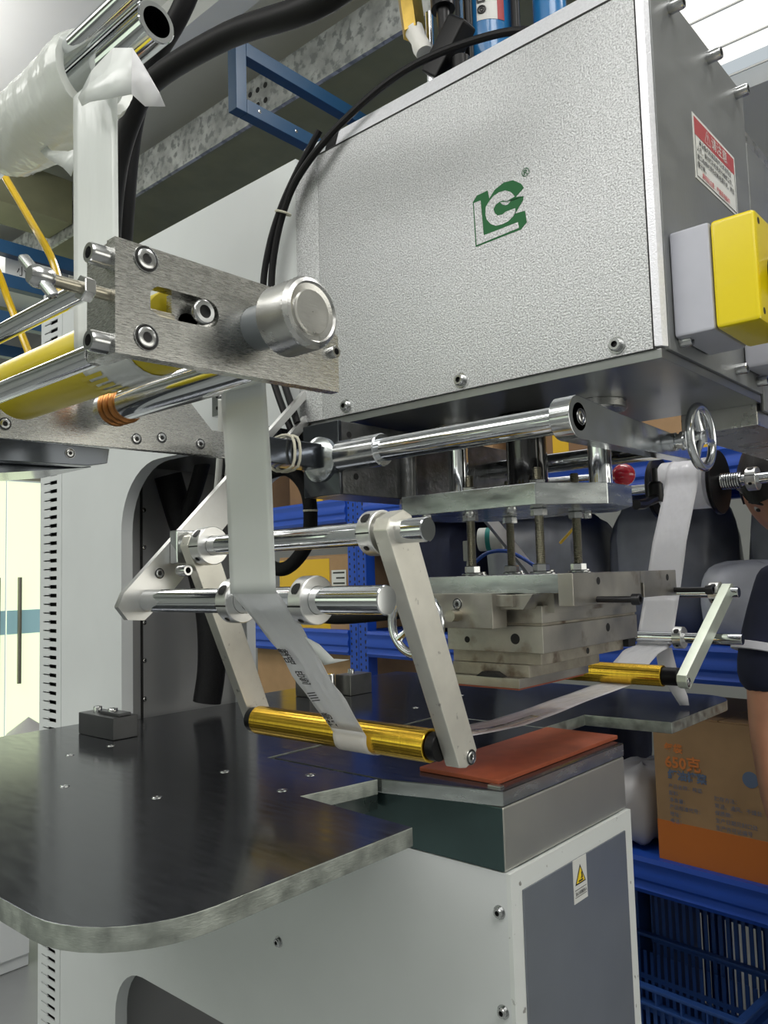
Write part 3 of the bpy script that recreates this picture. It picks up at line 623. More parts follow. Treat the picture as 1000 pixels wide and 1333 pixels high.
# ---------------------------------------------------------------- upper guide frame under the head
gf = thing('guide_frame', 'chrome rods and front arm with small handwheel under the press head', 'guide frame', (1.06, 0.65, 1.36))
MB().cyl((0.835, 0.432, 1.357), (0.835, 0.80, 1.357), 0.0165, 28).build('guide_rod', 'chrome', gf)
MB().cyl((0.835, 0.735, 1.357), (0.835, 0.815, 1.357), 0.0235, 28, 0.0015).build('rod_sleeve', 'chrome_soft', gf)
MB().cyl((1.235, 0.50, 1.368), (1.235, 0.8195, 1.368), 0.0165, 28).build('guide_rod', 'chrome', gf)
ar = MB()
pts = arc(0.835, 1.357, 0.0255, 90, 270, 12)
pts += [(1.185, 1.338), (1.185, 1.366), (0.93, 1.376)]
ar.prism(pts, 'y', 0.432, 0.458, 0.0012); ar.build('front_arm', 'chrome_soft', gf)
put('flush', 'rod_screw', (0.838, 0.4315, 1.357), (0, -1, 0), 0.0095, gf)
MB().lathe([(0.013, 0), (0.013, 0.006), (0.0105, 0.007), (0.0105, 0.012), (0.0135, 0.013), (0.0135, 0.018), (0.010, 0.019), (0.010, 0.038)], (1.108, 0.432, 1.356), (0, -1, 0.02), 20).build('wheel_shaft', 'chrome_soft', gf)
handwheel(gf, (1.108, 0.392, 1.358), (0, -1, 0), 0.042, 0.0062, spokes=3, a0=10)
MB().box(0.836, 1.30, 0.82, 0.895, 1.302, 1.412, 0.002).build('rear_block', 'cast', gf)
MB().box(0.828, 0.8358, 0.816, 0.892, 1.301, 1.411, 0.0015).build('end_cap', 'dark_gloss', gf)
MB().cyl((0.985, 0.815, 1.303), (0.985, 0.815, 1.40), 0.014, 20).build('block_column', 'cast', gf)
MB().lathe([(0.034, 0), (0.034, 0.004), (0.024, 0.012), (0.0, 0.014)], (0.828, 0.855, 1.356), (-1, 0, 0), 30).build('clamp_boss', 'ram_steel', gf)
MB().box(0.69, 0.8135, 0.835, 0.872, 1.340, 1.376, 0.002).build('square_bar', 'dark_gloss', gf)
put('hole', 'tapped_hole', (0.855, 0.8195, 1.392), (0, -1, 0), 0.005, gf)
put('hole', 'tapped_hole', (0.868, 0.8195, 1.33), (0, -1, 0), 0.005, gf)
for xx in (0.752, 0.762): MB().tube([(xx, 0.832, 1.338), (xx, 0.832, 1.379), (xx, 0.875, 1.379), (xx, 0.875, 1.338)], 0.0022, 6, True, 4).build('cable_tie', 'tie', gf)

cl = thing('clamp_lever', 'black plastic clamping lever at the right corner of octagonal plate', 'lever', (1.20, 0.51, 1.29))
MB().cyl((1.215, 0.505, 1.336), (1.215, 0.505, 1.30), 0.0045, 12).build('stud', 'black_oxide', cl)
MB().lathe([(0.010, 0), (0.012, 0.01), (0.0115, 0.028), (0.008, 0.032)], (1.215, 0.505, 1.283), (0, 0, 1), 18).build('hub', 'black', cl)
MB().tube([(1.215, 0.505, 1.289), (1.185, 0.503, 1.283), (1.155, 0.50, 1.276), (1.125, 0.498, 1.274)], 0.0075, 10).build('handle', 'black', cl)
rb_ = thing('ball_knob', 'glossy red ball knob on a thin rod behind octagonal plate', 'knob', (1.35, 0.618, 1.348))
MB().lathe([(0, -0.0205)] + [(0.0205 * math.cos(R(a_)), 0.0205 * math.sin(R(a_))) for a_ in range(-75, 76, 15)] + [(0, 0.0205)], (1.35, 0.618, 1.348), (0.3, -1, 0), 24, cap=False).build('ball', 'red_gloss', rb_)
MB().cyl((1.346, 0.63, 1.348), (1.28, 0.88, 1.348), 0.006, 12).build('rod', 'chrome', rb_)

# ---------------------------------------------------------------- foil feed unit at upper left
fu = thing('foil_feed_unit', 'stainless foil feed unit with knurled knob, yellow roller and chrome rods', 'feed unit', (0.45, 0.75, 1.36))
fp = [(0.317, 1.357), (0.317, 1.449), (0.52, 1.449), (0.561, 1.420), (0.561, 1.3635)]
YP = 0.55
hole = [(0.348, 1.398), (0.348, 1.409)] + arc(0.358, 1.4085, 0.0105, 180, 90, 4) + arc(0.403, 1.4075, 0.012, 80, -80, 8) + [(0.358, 1.3935)]
# plate with a long slot: two rails and two ends
def ring_plate(outer, inner, y0, y1):
    b = MB(); bo0 = [b.bm.verts.new((p[0], y0, p[1])) for p in outer]; bi0 = [b.bm.verts.new((p[0], y0, p[1])) for p in inner]
    bo1 = [b.bm.verts.new((p[0], y1, p[1])) for p in outer]; bi1 = [b.bm.verts.new((p[0], y1, p[1])) for p in inner]
    for A, B in ((bo0, bi0), (bo1, bi1)):
        es = []
        for L in (A, B):
            for i in range(len(L)):
                e = b.bm.edges.get((L[i], L[(i + 1) % len(L)])) or b.bm.edges.new((L[i], L[(i + 1) % len(L)])); es.append(e)
        bmesh.ops.triangle_fill(b.bm, use_beauty=True, use_dissolve=False, edges=es)
    for A, B in ((bo0, bo1), (bi0, bi1)):
        for i in range(len(A)): b.bm.faces.new((A[i], A[(i + 1) % len(A)], B[(i + 1) % len(A)], B[i]))
    bmesh.ops.recalc_face_normals(b.bm, faces=b.bm.faces[:]); return b
ring_plate(fp, hole, YP, YP + 0.012).build('front_plate', 'brushed', fu)
MB().box(0.3175, 0.335, YP + 0.0122, YP + 0.045, 1.358, 1.448, 0.001).build('end_block', 'brushed', fu)
for z in (1.438, 1.374): put('flush', 'recessed_screw', (0.344, YP - 0.0005, z), (0, -1, 0), 0.0105, fu)
put('cap', 'slot_screw', (0.399, YP + 0.003, 1.4075), (0, -1, 0), 0.0105, fu, stretch=0.5)
MB().box(0.376, 0.420, YP + 0.0125, YP + 0.02, 1.394, 1.421).build('slot_backing', 'brushed', fu)
MB().cyl((0.347, YP + 0.016, 1.400), (0.378, YP + 0.016, 1.400), 0.005, 12).build('slot_stud', 'zinc', fu)
MB().lathe([(0.020, 0), (0.020, 0.026), (0.0185, 0.028), (0.0185, 0.030)], (0.458, YP, 1.406), (0, -1, -0.05), 28).build('knob_boss', 'grey_dark_plastic', fu)
# knurled knob
b = MB(); n = 96; p0 = V((0.458, 0.518, 1.404)); rings = []
def knr(h, r_, k):
    par = 1 if k > 0 else 0; k = abs(k)
    return [b.bm.verts.new(p0 + V((math.cos(2 * math.pi * i / n) * (r_ + (k if (i + par) % 2 else 0)), -h, math.sin(2 * math.pi * i / n) * (r_ + (k if (i + par) % 2 else 0))))) for i in range(n)]
pro = [(0, 0.022, 0), (0.0, 0.0285, 0), (0.003, 0.031, 0.0)] + [(0.004 + 0.0020 * i, 0.0306, 0.0008 * (1 if i % 2 else -1)) for i in range(16)] + [(0.036, 0.031, 0), (0.040, 0.029, 0), (0.0415, 0.026, 0), (0.0395, 0.0245, 0), (0.0385, 0.0195, 0), (0.0405, 0.0185, 0), (0.0405, 0.0005, 0)]
for h, r_, k in pro: rings.append(knr(h, r_, k))
for q in range(len(rings) - 1):
    for i in range(n): b.bm.faces.new((rings[q][i], rings[q][(i + 1) % n], rings[q + 1][(i + 1) % n], rings[q + 1][i]))
bmesh.ops.recalc_face_normals(b.bm, faces=b.bm.faces[:])
b.build('knurled_knob', 'steel', fu, angle=20)
put('cap', 'plate_screw', (0.552, YP, 1.402), (0, -1, 0), 0.006, fu)
for z in (1.435, 1.366): put('cap', 'end_screw', (0.317, YP + 0.012, z), (-1, 0, 0), 0.0085, fu, stretch=1.7)
# wing screw
MB().cyl((0.317, 0.561, 1.405), (0.266, 0.561, 1.405), 0.0048, 12).build('wing_screw_stud', 'zinc', fu)
put('nut', 'lock_nut', (0.303, 0.561, 1.405), (-1, 0, 0), 0.010, fu)
MB().lathe([(0.007, 0), (0.0085, 0.003), (0.0085, 0.013), (0.006, 0.017)], (0.272, 0.561, 1.405), (-1, 0, 0), 16).build('wing_nut', 'bolt', fu)
for sgn in (1, -1): MB().box(-0.004, 0.004, -0.003, 0.003, 0.0, 0.022, 0.0018, Matrix.Translation((0.262, 0.561 + 0.0 * sgn, 1.405)) @ Matrix.Rotation(R(-20), 4, 'Y') @ Matrix.Rotation(R(-35 if sgn > 0 else 145), 4, 'X')).build('wing', 'bolt', fu)
# rods
MB().cyl((0.325, YP + 0.0455, 1.424), (0.325, 1.05, 1.424), 0.0085, 24).build('spacer_rod', 'chrome', fu)
MB().cyl((0.325, YP + 0.0455, 1.366), (0.325, 1.05, 1.366), 0.0095, 24).build('spacer_rod', 'chrome', fu)
# rollers
YR0, YR1 = 0.575, 0.885
MB().lathe([(0.020, 0), (0.0325, 0.001), (0.0335, 0.004), (0.0335, YR1 - YR0 - 0.006), (0.029, YR1 - YR0)], (0.392, YR0, 1.398), (0, 1, 0), 44).build('rubber_roller', 'yellow_rubber', fu)
MB().cyl((0.392, YP + 0.0125, 1.398), (0.392, 1.0, 1.398), 0.010, 20).build('roller_shaft', 'chrome', fu)
MB().cyl((0.525, YP + 0.0125, 1.402), (0.525, 0.93, 1.402), 0.0205, 36).build('chrome_roller', 'chrome', fu)
for i in range(3): MB().torus((0.525, 0.885 + i * 0.013, 1.402), (0, 1, 0), 0.0215, 0.003, 32, 8).build('retaining_ring', 'copper', fu)
# rear plate
rp = [(0.30, 1.352), (0.705, 1.362), (0.705, 1.398), (0.665, 1.437), (0.30, 1.437)]
MB().prism(rp, 'y', 0.951, 0.962, 0.001).build('rear_plate', 'brushed', fu)
MB().prism([(0.55, 1.360), (0.80, 1.364), (0.80, 1.404), (0.55, 1.40)], 'y', 0.9625, 0.972, 0.001).build('rear_strap', 'brushed', fu)
for x, z in ((0.405, 1.372), (0.579, 1.373), (0.618, 1.379), (0.682, 1.377)): put('flush', 'plate_screw', (x, 0.9505, z), (0, -1, 0), 0.0075, fu)
MB().prism([(0.30, 1.322), (0.50, 1.328), (0.525, 1.333), (0.528, 1.352), (0.30, 1.350)], 'y', 0.93, 0.9505, 0.001).build('motor_bracket', 'dark_gloss', fu)
put('flush', 'bracket_screw', (0.475, 0.9295, 1.341), (0, -1, 0), 0.006, fu)
MB().box(0.30, 0.33, 1.0, 1.25, 1.30, 1.352, 0.002).build('rear_rail', 'dark_gloss', fu)
MB().prism([(0.30, 1.30), (0.52, 1.331), (0.52, 1.336), (0.30, 1.322)], 'y', 0.9627, 1.1).build('under_tray', 'dark_gloss', fu)

MB().box(0.295, 0.43, 1.0505, 1.064, 1.335, 1.45, 0.001).build('rear_end_plate', 'brushed', fu)
MB().box(0.79, 0.92, 0.9725, 1.0, 1.372, 1.4246, 0.001).build('mounting_block', 'dark_gloss', fu)

# ---------------------------------------------------------------- supply roll above
rs = thing('roll_shaft', 'chrome expanding shaft at upper left carrying the wrapped foil roll', 'shaft', (0.37, 0.7, 1.68))
cS = V((0.375, 0.0, 1.683))
MB().pipe((0.378, 0.585, 1.674), (0.378, 1.2, 1.674), 0.0185, 0.0135, 32).build('core_tube', 'chrome', rs)
MB().cyl((0.352, 0.43, 1.686), (0.352, 1.2, 1.686), 0.0095, 24).build('support_rod', 'chrome', rs)
MB().box(0.335, 0.405, 1.2005, 1.225, 1.35, 1.715, 0.002).build('shaft_post', 'brushed', rs)
MB().box(0.335, 0.405, 1.0645, 1.225, 1.335, 1.3495, 0.002).build('post_foot', 'brushed', rs)
ro = thing('foil_supply_roll', 'translucent white film roll wrapped round the upper left chrome shaft', 'film roll', (0.375, 0.73, 1.68))
b = MB(); n = 56; rings = []
for i in range(19):
    t = i / 18; y_ = 0.688 + 0.19 * t
    ring = []
    for j in range(n):
        a_ = 2 * math.pi * j / n
        r_ = 0.0425 + 0.0012 * math.sin(3 * a_ + 7 * t) + random.uniform(-1, 1) * 0.0009 - 0.010 * max(0, t - 0.6) ** 1.0 * 2
        if i in (0, 18): r_ *= 0.94
        ring.append(b.bm.verts.new((0.376 + r_ * math.cos(a_), y_ + 0.003 * math.sin(2 * a_), 1.672 + r_ * math.sin(a_))))
    rings.append(ring)
inn0 = [b.bm.verts.new((0.376 + 0.031 * math.cos(2 * math.pi * j / n), 0.690, 1.672 + 0.031 * math.sin(2 * math.pi * j / n))) for j in range(n)]
inn1 = [b.bm.verts.new((0.376 + 0.025 * math.cos(2 * math.pi * j / n), 0.876, 1.672 + 0.025 * math.sin(2 * math.pi * j / n))) for j in range(n)]
L = [inn0] + rings + [inn1]
for q in range(len(L) - 1):
    for j in range(n): b.bm.faces.new((L[q][j], L[q][(j + 1) % n], L[q + 1][(j + 1) % n], L[q + 1][j]))
bmesh.ops.recalc_face_normals(b.bm, faces=b.bm.faces[:]); b.build('wound_film', 'film', ro)
def sheet(name, rows, m, parent, th=0.0006):
    b = MB(); g = [[b.bm.verts.new(V(p)) for p in r_] for r_ in rows]
    for i in range(len(g) - 1):
        for j in range(len(g[0]) - 1): b.bm.faces.new((g[i][j], g[i][j + 1], g[i + 1][j + 1], g[i + 1][j]))
    o = b.build(name, m, parent, angle=80); md = o.modifiers.new('thickness', 'SOLIDIFY'); md.thickness = th; return o
sheet('loose_flap', [[(0.343, 0.650, 1.624), (0.340, 0.628, 1.630), (0.340, 0.592, 1.634), (0.342, 0.565, 1.622)], [(0.337, 0.646, 1.612), (0.334, 0.622, 1.611), (0.335, 0.590, 1.606), (0.340, 0.563, 1.602)], [(0.336, 0.637, 1.600), (0.331, 0.615, 1.592), (0.333, 0.588, 1.584), (0.338, 0.560, 1.578)]], 'foil', ro)
sheet('loose_flap', [[(0.342, 0.565, 1.622), (0.346, 0.556, 1.606), (0.348, 0.548, 1.592)], [(0.340, 0.563, 1.602), (0.350, 0.548, 1.588), (0.346, 0.533, 1.572)], [(0.338, 0.560, 1.578), (0.344, 0.550, 1.566), (0.350, 0.530, 1.560)]], 'foil_silver', ro)
sheet('loose_strand', [[(0.372, 0.80, 1.640), (0.372, 0.785, 1.640)], [(0.370, 0.775, 1.618), (0.370, 0.765, 1.622)], [(0.368, 0.735, 1.592), (0.368, 0.725, 1.605)], [(0.366, 0.715, 1.575), (0.366, 0.700, 1.598)]], 'foil', ro)

# ---------------------------------------------------------------- foil web, feed side and used side
def web_points(pts, step=0.012):
    out = []
    for i in range(len(pts) - 1):
        a_, b_ = pts[i], pts[i + 1]; d_ = math.hypot(b_[0] - a_[0], b_[1] - a_[1]); k_ = max(1, int(d_ / step))
        for j in range(k_): out.append((a_[0] + (b_[0] - a_[0]) * j / k_, a_[1] + (b_[1] - a_[1]) * j / k_))
    return out + [pts[-1]]
def web(name, pts, y0, y1, m, parent, crinkle=0.0, shift=None, nw=9):
    P = web_points(pts); rows = []
    for i, (x, z) in enumerate(P):
        t = i / max(1, len(P) - 1)
        dy = shift(t) if shift else (0, 0)
        r_ = []
        for j in range(nw):
            s = j / (nw - 1); q = crinkle * (math.sin(17 * s + 9 * t) + 0.6 * math.sin(31 * s - 23 * t)) * math.sin(math.pi * t)
            r_.append((x + q * 0.7, y0 + dy[0] + (y1 + dy[1] - y0 - dy[0]) * s, z + q * 0.7))
        rows.append(r_)
    return sheet(name, rows, m, parent)
fo = thing('foil_ribbon', 'pale glossy foil ribbon running down from the feed unit to the left gold roller', 'foil ribbon', (0.55, 0.68, 1.2))
YA, YB = 0.645, 0.722
seg1 = [(0.3545, 1.64), (0.356, 1.40)] + [(0.392 + 0.0350 * math.cos(R(a_)), 1.398 + 0.0350 * math.sin(R(a_))) for a_ in range(190, 311, 15)]
web('upper_web', seg1, 0.612, 0.690, 'foil', fo)
seg1b = [(0.392 + 0.0350 * math.cos(R(310)), 1.398 + 0.0350 * math.sin(R(310))), (0.510, 1.418)] + [(0.525 + 0.0218 * math.cos(R(a_)), 1.402 + 0.0218 * math.sin(R(a_))) for a_ in range(120, -1, -15)] + [(0.5468, 1.38), (0.552, 1.30), (0.5555, 1.165)] 
web('middle_web', seg1b, YA, YB, 'foil', fo)
RX, RZ, RRr = 0.590, 1.1565, 0.0165
seg2 = [(0.5555, 1.168)] + [(RX + 0.018 * math.cos(R(a_)) - 0.0165, RZ + 0.018 * math.sin(R(a_))) for a_ in range(180, 216, 9)] + [(0.604, 1.092), (0.700, 0.985)]
lowweb = web('lower_web', [(0.5555, 1.168), (0.5725, 1.150), (0.600, 1.118), (0.695, 0.998)], YA, YB, 'foil_light', fo, 0.0022, lambda t: (0.010 * t, -0.012 * t))
GX, GZ, GR = 0.718, 0.9875, 0.0185
wrap = [(0.695, 0.998)] + [(GX + 0.0195 * math.cos(R(a_)), GZ + 0.0195 * math.sin(R(a_))) for a_ in range(165, 256, 10)]
web('wrapped_web', wrap, YA + 0.010, YB - 0.012, 'foil_light', fo, 0.0004)
web('under_web', [(0.715, 0.9685), (1.04, 0.953), (1.415, 0.9685)], 0.652, 0.712, 'foil_silver', fo, 0.0012)
web('stain_strip', [(0.80, 0.9655), (1.02, 0.9550), (1.10, 0.9565)], 0.660, 0.676, 'foil_brown', fo, 0.0008, nw=4)  # brown reflection laid on the foil as a coloured strip
sheet('torn_corner', [[(0.600, 0.650, 1.117), (0.612, 0.640, 1.108)], [(0.612, 0.642, 1.095), (0.620, 0.626, 1.092)], [(0.617, 0.638, 1.085), (0.630, 0.612, 1.091)]], 'foil', fo)
# printed remains on the foil: dark glyph shapes following the slope
dx_, dz_ = V((0.098, 0, -0.123)).normalized(), None
nn = V((-0.78, 0, -0.62))
for i, (ln, sz, yy) in enumerate((('製品', 0.022, 0.693), ('印制', 0.020, 0.690), ('////', 0.026, 0.692), ('巻紋', 0.022, 0.692))):
    o0 = V((0.612, yy, 1.103)) + dx_ * (0.0275 * i * 1.25)
    text('printed_glyphs', ln, sz * 0.8, 'print_black', o0 + nn * 0.0032, tuple(dx_), (0, 1, 0) if False else tuple(V((0, 1, 0))), fo, sx=0.7, off=-0.0, bold=0.02)
text('printed_glyphs', '製品批号', 0.020, 'print_black', (0.3538, 0.648, 1.432), (0, -1, 0), (0, 0, 1), fo, off=0.0005, bold=0.01, sx=0.5)
b = MB()
for i in range(6):
    a0 = 225 + i * 12
    b.poly([(0.392 + 0.0357 * math.cos(R(a0)), 0.662, 1.398 + 0.0357 * math.sin(R(a0))), (0.392 + 0.0357 * math.cos(R(a0 + 7)), 0.664, 1.398 + 0.0357 * math.sin(R(a0 + 7))), (0.392 + 0.0357 * math.cos(R(a0 + 7)), 0.700 - 0.004 * (i % 3), 1.398 + 0.0357 * math.sin(R(a0 + 7))), (0.392 + 0.0357 * math.cos(R(a0)), 0.698, 1.398 + 0.0357 * math.sin(R(a0)))])
b.build('printed_glyphs', 'yellow_rubber', fo)

uf = thing('used_foil_ribbon', 'white used foil ribbon rising from the right gold roller to the rewind reel', 'foil ribbon', (1.65, 0.68, 1.1))
wr = [(1.415 + 0.0195 * math.cos(R(a_)), 0.9875 + 0.0195 * math.sin(R(a_))) for a_ in range(270, 346, 12)]
web('roller_wrap', wr, 0.645, 0.715, 'foil_silver', uf)
web('lower_web', [wr[-1], (1.52, 1.015), (1.585, 1.026)] + [(1.582 + 0.0165 * math.cos(R(a_)), 1.042 + 0.0165 * math.sin(R(a_))) for a_ in range(-80, 1, 16)], 0.645, 0.718, 'foil_silver', uf, 0.002)
web('middle_web', [(1.5985, 1.042), (1.643, 1.122)], 0.645, 0.72, 'foil_silver', uf, 0.0018)
web('upper_web', [(1.643, 1.120), (1.700, 1.235), (1.7915, 1.372)] + [(1.85 + 0.0585 * math.cos(R(a_)), 1.37 + 0.0585 * math.sin(R(a_))) for a_ in range(165, 80, -12)], 0.645, 0.720, 'foil_silver', uf, 0.002)
sheet('hanging_scrap', [[(1.60, 0.650, 1.02), (1.60, 0.685, 1.02)], [(1.60, 0.640, 0.97), (1.59, 0.675, 0.975)], [(1.605, 0.625, 0.925), (1.59, 0.650, 0.93)], [(1.61, 0.625, 0.906), (1.60, 0.640, 0.906)]], 'foil_silver', uf)

# ---------------------------------------------------------------- left tension bracket
def collar(parent, c, r, ri, wd, ang=200):
    c = V(c); o = MB().pipe(c - V((0, wd / 2, 0)), c + V((0, wd / 2, 0)), r, ri, 32).build('shaft_collar', 'aluminium', parent)
    u = V((math.cos(R(ang)), 0, math.sin(R(ang))))
    q = u.cross(V((0, 1, 0))).normalized()
    mtx = Matrix(((q.x, 0, u.x, c.x), (q.y, 1, u.y, c.y), (q.z, 0, u.z, c.z), (0, 0, 0, 1)))
    MB().box(-r * 0.95, r * 0.2, -0.0005, 0.0005, r * 0.98 - 0.0, r * 0.98 + 0.0002).build('collar_slit', 'hole', o) if False else None
    sl = MB(); k = 12
    # clamp slit and screw pocket on the rim
    a0 = R(ang - 35)
    def rim(t, y_): return (c.x + (r + 0.0004) * math.cos(t), c.y + y_, c.z + (r + 0.0004) * math.sin(t))
    for y0_, y1_ in ((-wd / 2, wd / 2),):
        sl.poly([rim(a0, y0_), rim(a0 + 0.07, y0_), rim(a0 + 0.07, y1_), rim(a0, y1_)])
    sl.build('collar_slit', 'hole', o)
    pk = MB(); t0 = R(ang - 75)
    pts_ = [(t0 + 0.28 * math.cos(2 * math.pi * i / k), 0.30 * wd * math.sin(2 * math.pi * i / k)) for i in range(k)]
    [pk.poly([rim(*pts_[i]), rim(*pts_[i + 1]), rim(*pts_[k - 1 - i]), rim(*pts_[(k - i) % k])]) for i in range(k // 2) if len({i, i + 1, k - 1 - i, (k - i) % k}) == 4]; pk.build('screw_pocket', 'hole', o)
    pk = MB(); t0 = R(ang + 8)
    pts_ = [(t0 + 0.14 * math.cos(2 * math.pi * i / k), 0.18 * wd * math.sin(2 * math.pi * i / k)) for i in range(k)]
    [pk.poly([rim(*pts_[i]), rim(*pts_[i + 1]), rim(*pts_[k - 1 - i]), rim(*pts_[(k - i) % k])]) for i in range(k // 2) if len({i, i + 1, k - 1 - i, (k - i) % k}) == 4]; pk.build('screw_pocket', 'hole', o)
    return o
tbk = thing('tension_bracket', 'aluminium foil guide at left with two chrome rods and a gold roller', 'foil guide', (0.65, 0.75, 0.96))
# slotted strip (in a plane across the machine)
def strip(p0, p1, w0, y0, y1, bev=0.001):
    p0 = V((p0[0], 0, p0[1])); p1 = V((p1[0], 0, p1[1])); d_ = (p1 - p0).normalized(); n_ = V((-d_.z, 0, d_.x)) * w0
    pts = [(p0 + n_), (p0 - n_), (p1 - n_), (p1 + n_)]
    return MB().prism([(p.x, p.z) for p in pts], 'y', y0, y1, bev)
p0_, p1_ = V((0.568, 0, 1.158)), V((0.898, 0, 1.478))
d_ = (p1_ - p0_).normalized(); n_ = V((-d_.z, 0, d_.x))
L_ = (p1_ - p0_).length
def sp2(s, t): q = p0_ + d_ * s + n_ * t; return (q.x, q.z)
outer = [sp2(-0.004, 0.017), sp2(-0.022, 0.010), sp2(-0.024, -0.012), sp2(-0.008, -0.030), sp2(0.03, -0.034), sp2(L_ - 0.012, -0.026), sp2(L_ + 0.006, -0.016), sp2(L_ + 0.008, 0.006), sp2(L_ - 0.006, 0.017)]
inner = [sp2(0.235, 0.006), sp2(0.235, -0.013), sp2(L_ - 0.016, -0.013), sp2(L_ - 0.006, -0.004), sp2(L_ - 0.014, 0.006)]
ring_plate(outer, inner, 0.940, 0.9498).build('slotted_strip', 'aluminium', tbk)
MB().cyl((0.590, 0.520, 1.1565), (0.590, 0.9395, 1.1565), 0.0150, 28, 0.001).build('chrome_rod', 'chrome', tbk)
MB().cyl((0.642, 0.507, 1.2265), (0.642, 0.938, 1.2265), 0.0130, 28, 0.001).build('chrome_rod', 'chrome', tbk)
for y_ in (0.627, 0.752): collar(tbk, (0.590, y_, 1.1565), 0.0262, 0.0153, 0.020, 225)
collar(tbk, (0.642, 0.577, 1.2265), 0.0245, 0.0133, 0.020, 215)
collar(tbk, (0.642, 0.878, 1.2265), 0.0255, 0.0133, 0.020, 215)
MB().box(0.622, 0.665, 0.922, 0.9395, 1.205, 1.250, 0.002).build('rod_clamp', 'chrome_soft', tbk)
put('cap', 'clamp_screw', (0.622, 0.915, 1.195), (0, -1, 0), 0.0075, tbk, stretch=2.2)
put('flush', 'clamp_screw', (0.606, 0.9395, 1.192), (0, -1, 0), 0.007, tbk)
def arm(parent, top, bot, hw0, hw1, y0, y1, m):
    p0 = V((top[0], 0, top[1])); p1 = V((bot[0], 0, bot[1])); d_ = (p1 - p0).normalized(); n_ = V((-d_.z, 0, d_.x))
    def q(s, t): v = p0 + d_ * s + n_ * t; return (v.x, v.z)
    LL = (p1 - p0).length
    pts = [q(-0.020, hw0 * 0.55), q(-0.020, -hw0 * 0.55), q(-0.010, -hw0), q(LL + 0.010, -hw1), q(LL + 0.017, -hw1 * 0.4), q(LL + 0.017, hw1 * 0.4), q(LL + 0.010, hw1), q(-0.010, hw0)]
    return MB().prism(pts, 'y', y0, y1, 0.0014).build('roller_arm', m, parent)
arm(tbk, (0.642, 1.2265), (0.742, 0.982), 0.0225, 0.0185, 0.542, 0.562, 'alu_cream')
arm(tbk, (0.642, 1.2265), (0.742, 0.982), 0.0215, 0.0175, 0.893, 0.911, 'alu_cream')
put('flush', 'arm_screw', (0.750, 0.5415, 0.974), (0, -1, 0), 0.0085, tbk)
def gold(parent, x, z, y0, y1, ym0, ym1):
    n_ = 72; b = MB(); rings = []
    for h in (y0, y0 + 0.0008, y1 - 0.0008, y1):
        rr_ = 0.0180 if h in (y0, y1) else 0.0187
        rings.append([b.bm.verts.new((x + (rr_ + (0.00022 if (i % 2 and rr_ > 0.0183) else 0)) * math.cos(2 * math.pi * i / n_), h, z + (rr_ + (0.00022 if (i % 2 and rr_ > 0.0183) else 0)) * math.sin(2 * math.pi * i / n_))) for i in range(n_)])
    for q in range(3):
        for i in range(n_): b.bm.faces.new((rings[q][i], rings[q][(i + 1) % n_], rings[q + 1][(i + 1) % n_], rings[q + 1][i]))
    b.bm.faces.new(rings[0]); b.bm.faces.new(rings[-1]); bmesh.ops.recalc_face_normals(b.bm, faces=b.bm.faces[:])
    g = b.build('gold_roller', 'gold', parent, angle=15)
    MB().cyl((x, ym0, z), (x, y0 - 0.0003, z), 0.0160, 24, 0.001).build('end_cap', 'black', parent)
    MB().cyl((x, y1 + 0.0003, z), (x, ym1, z), 0.0160, 24, 0.001).build('end_cap', 'black', parent)
gold(tbk, GX + 0.004, GZ, 0.575, 0.878, 0.5625, 0.8925)

# ---------------------------------------------------------------- right foil guide
rg = thing('right_foil_guide', 'pale aluminium foil guide at right with thin rods and a short gold roller', 'foil guide', (1.5, 0.7, 0.96))
arm(rg, (1.655, 1.128), (1.415, 0.985), 0.0145, 0.0145, 0.545, 0.563, 'alu_green')
put('flush', 'arm_screw', (1.407, 0.5445, 0.980), (0, -1, 0), 0.008, rg)
gold(rg, 1.415, 0.9875, 0.592, 0.86, 0.5635, 0.875)
MB().cyl((1.655, 0.530, 1.128), (1.655, 0.94, 1.128), 0.0105, 22, 0.001).build('thin_rod', 'chrome', rg)
MB().cyl((1.582, 0.505, 1.042), (1.582, 0.94, 1.042), 0.0105, 22, 0.001).build('thin_rod', 'chrome', rg)
collar(rg, (1.655, 0.575, 1.128), 0.0215, 0.0108, 0.020, 215)
collar(rg, (1.582, 0.625, 1.042), 0.0215, 0.0108, 0.018, 215)
strip((1.56, 1.02), (1.69, 1.165), 0.016, 0.941, 0.951).build('mounting_strip', 'aluminium', rg)
strip((1.655, 1.13), (1.30, 1.38), 0.014, 0.9515, 0.961).build('mounting_strip', 'aluminium', rg)
MB().box(1.30, 1.34, 0.86, 0.96, 1.35, 1.40, 0.002).build('mounting_block', 'dark_gloss', rg)

# ---------------------------------------------------------------- rewind reel
rw = thing('rewind_reel', 'white used foil reel between two black discs on a chrome shaft', 'reel', (1.85, 0.68, 1.37))
MB().cyl((1.85, 0.640, 1.370), (1.85, 0.745, 1.370), 0.0575, 40, 0.001).build('wound_foil', 'foil_silver', rw)
for y_ in (0.622, 0.760):
    MB().lathe([(0.014, 0), (0.071, 0), (0.073, 0.002), (0.073, 0.008), (0.071, 0.010), (0.014, 0.010)], (1.85, y_ - 0.005, 1.370), (0, 1, 0), 44).build('reel_disc', 'black', rw)
MB().cyl((1.85, 0.40, 1.370), (1.85, 1.0, 1.370), 0.0125, 24).build('reel_shaft', 'chrome', rw)
MB().tube([(1.85 + 0.0165 * math.cos(i * 0.9), 0.617 - 0.0017 * i * 0.9 / 2, 1.370 + 0.0165 * math.sin(i * 0.9)) for i in range(60)], 0.0024, 6, False, 2).build('spring', 'bolt', rw)
collar(rw, (1.85, 0.548, 1.370), 0.026, 0.0128, 0.022, 200)
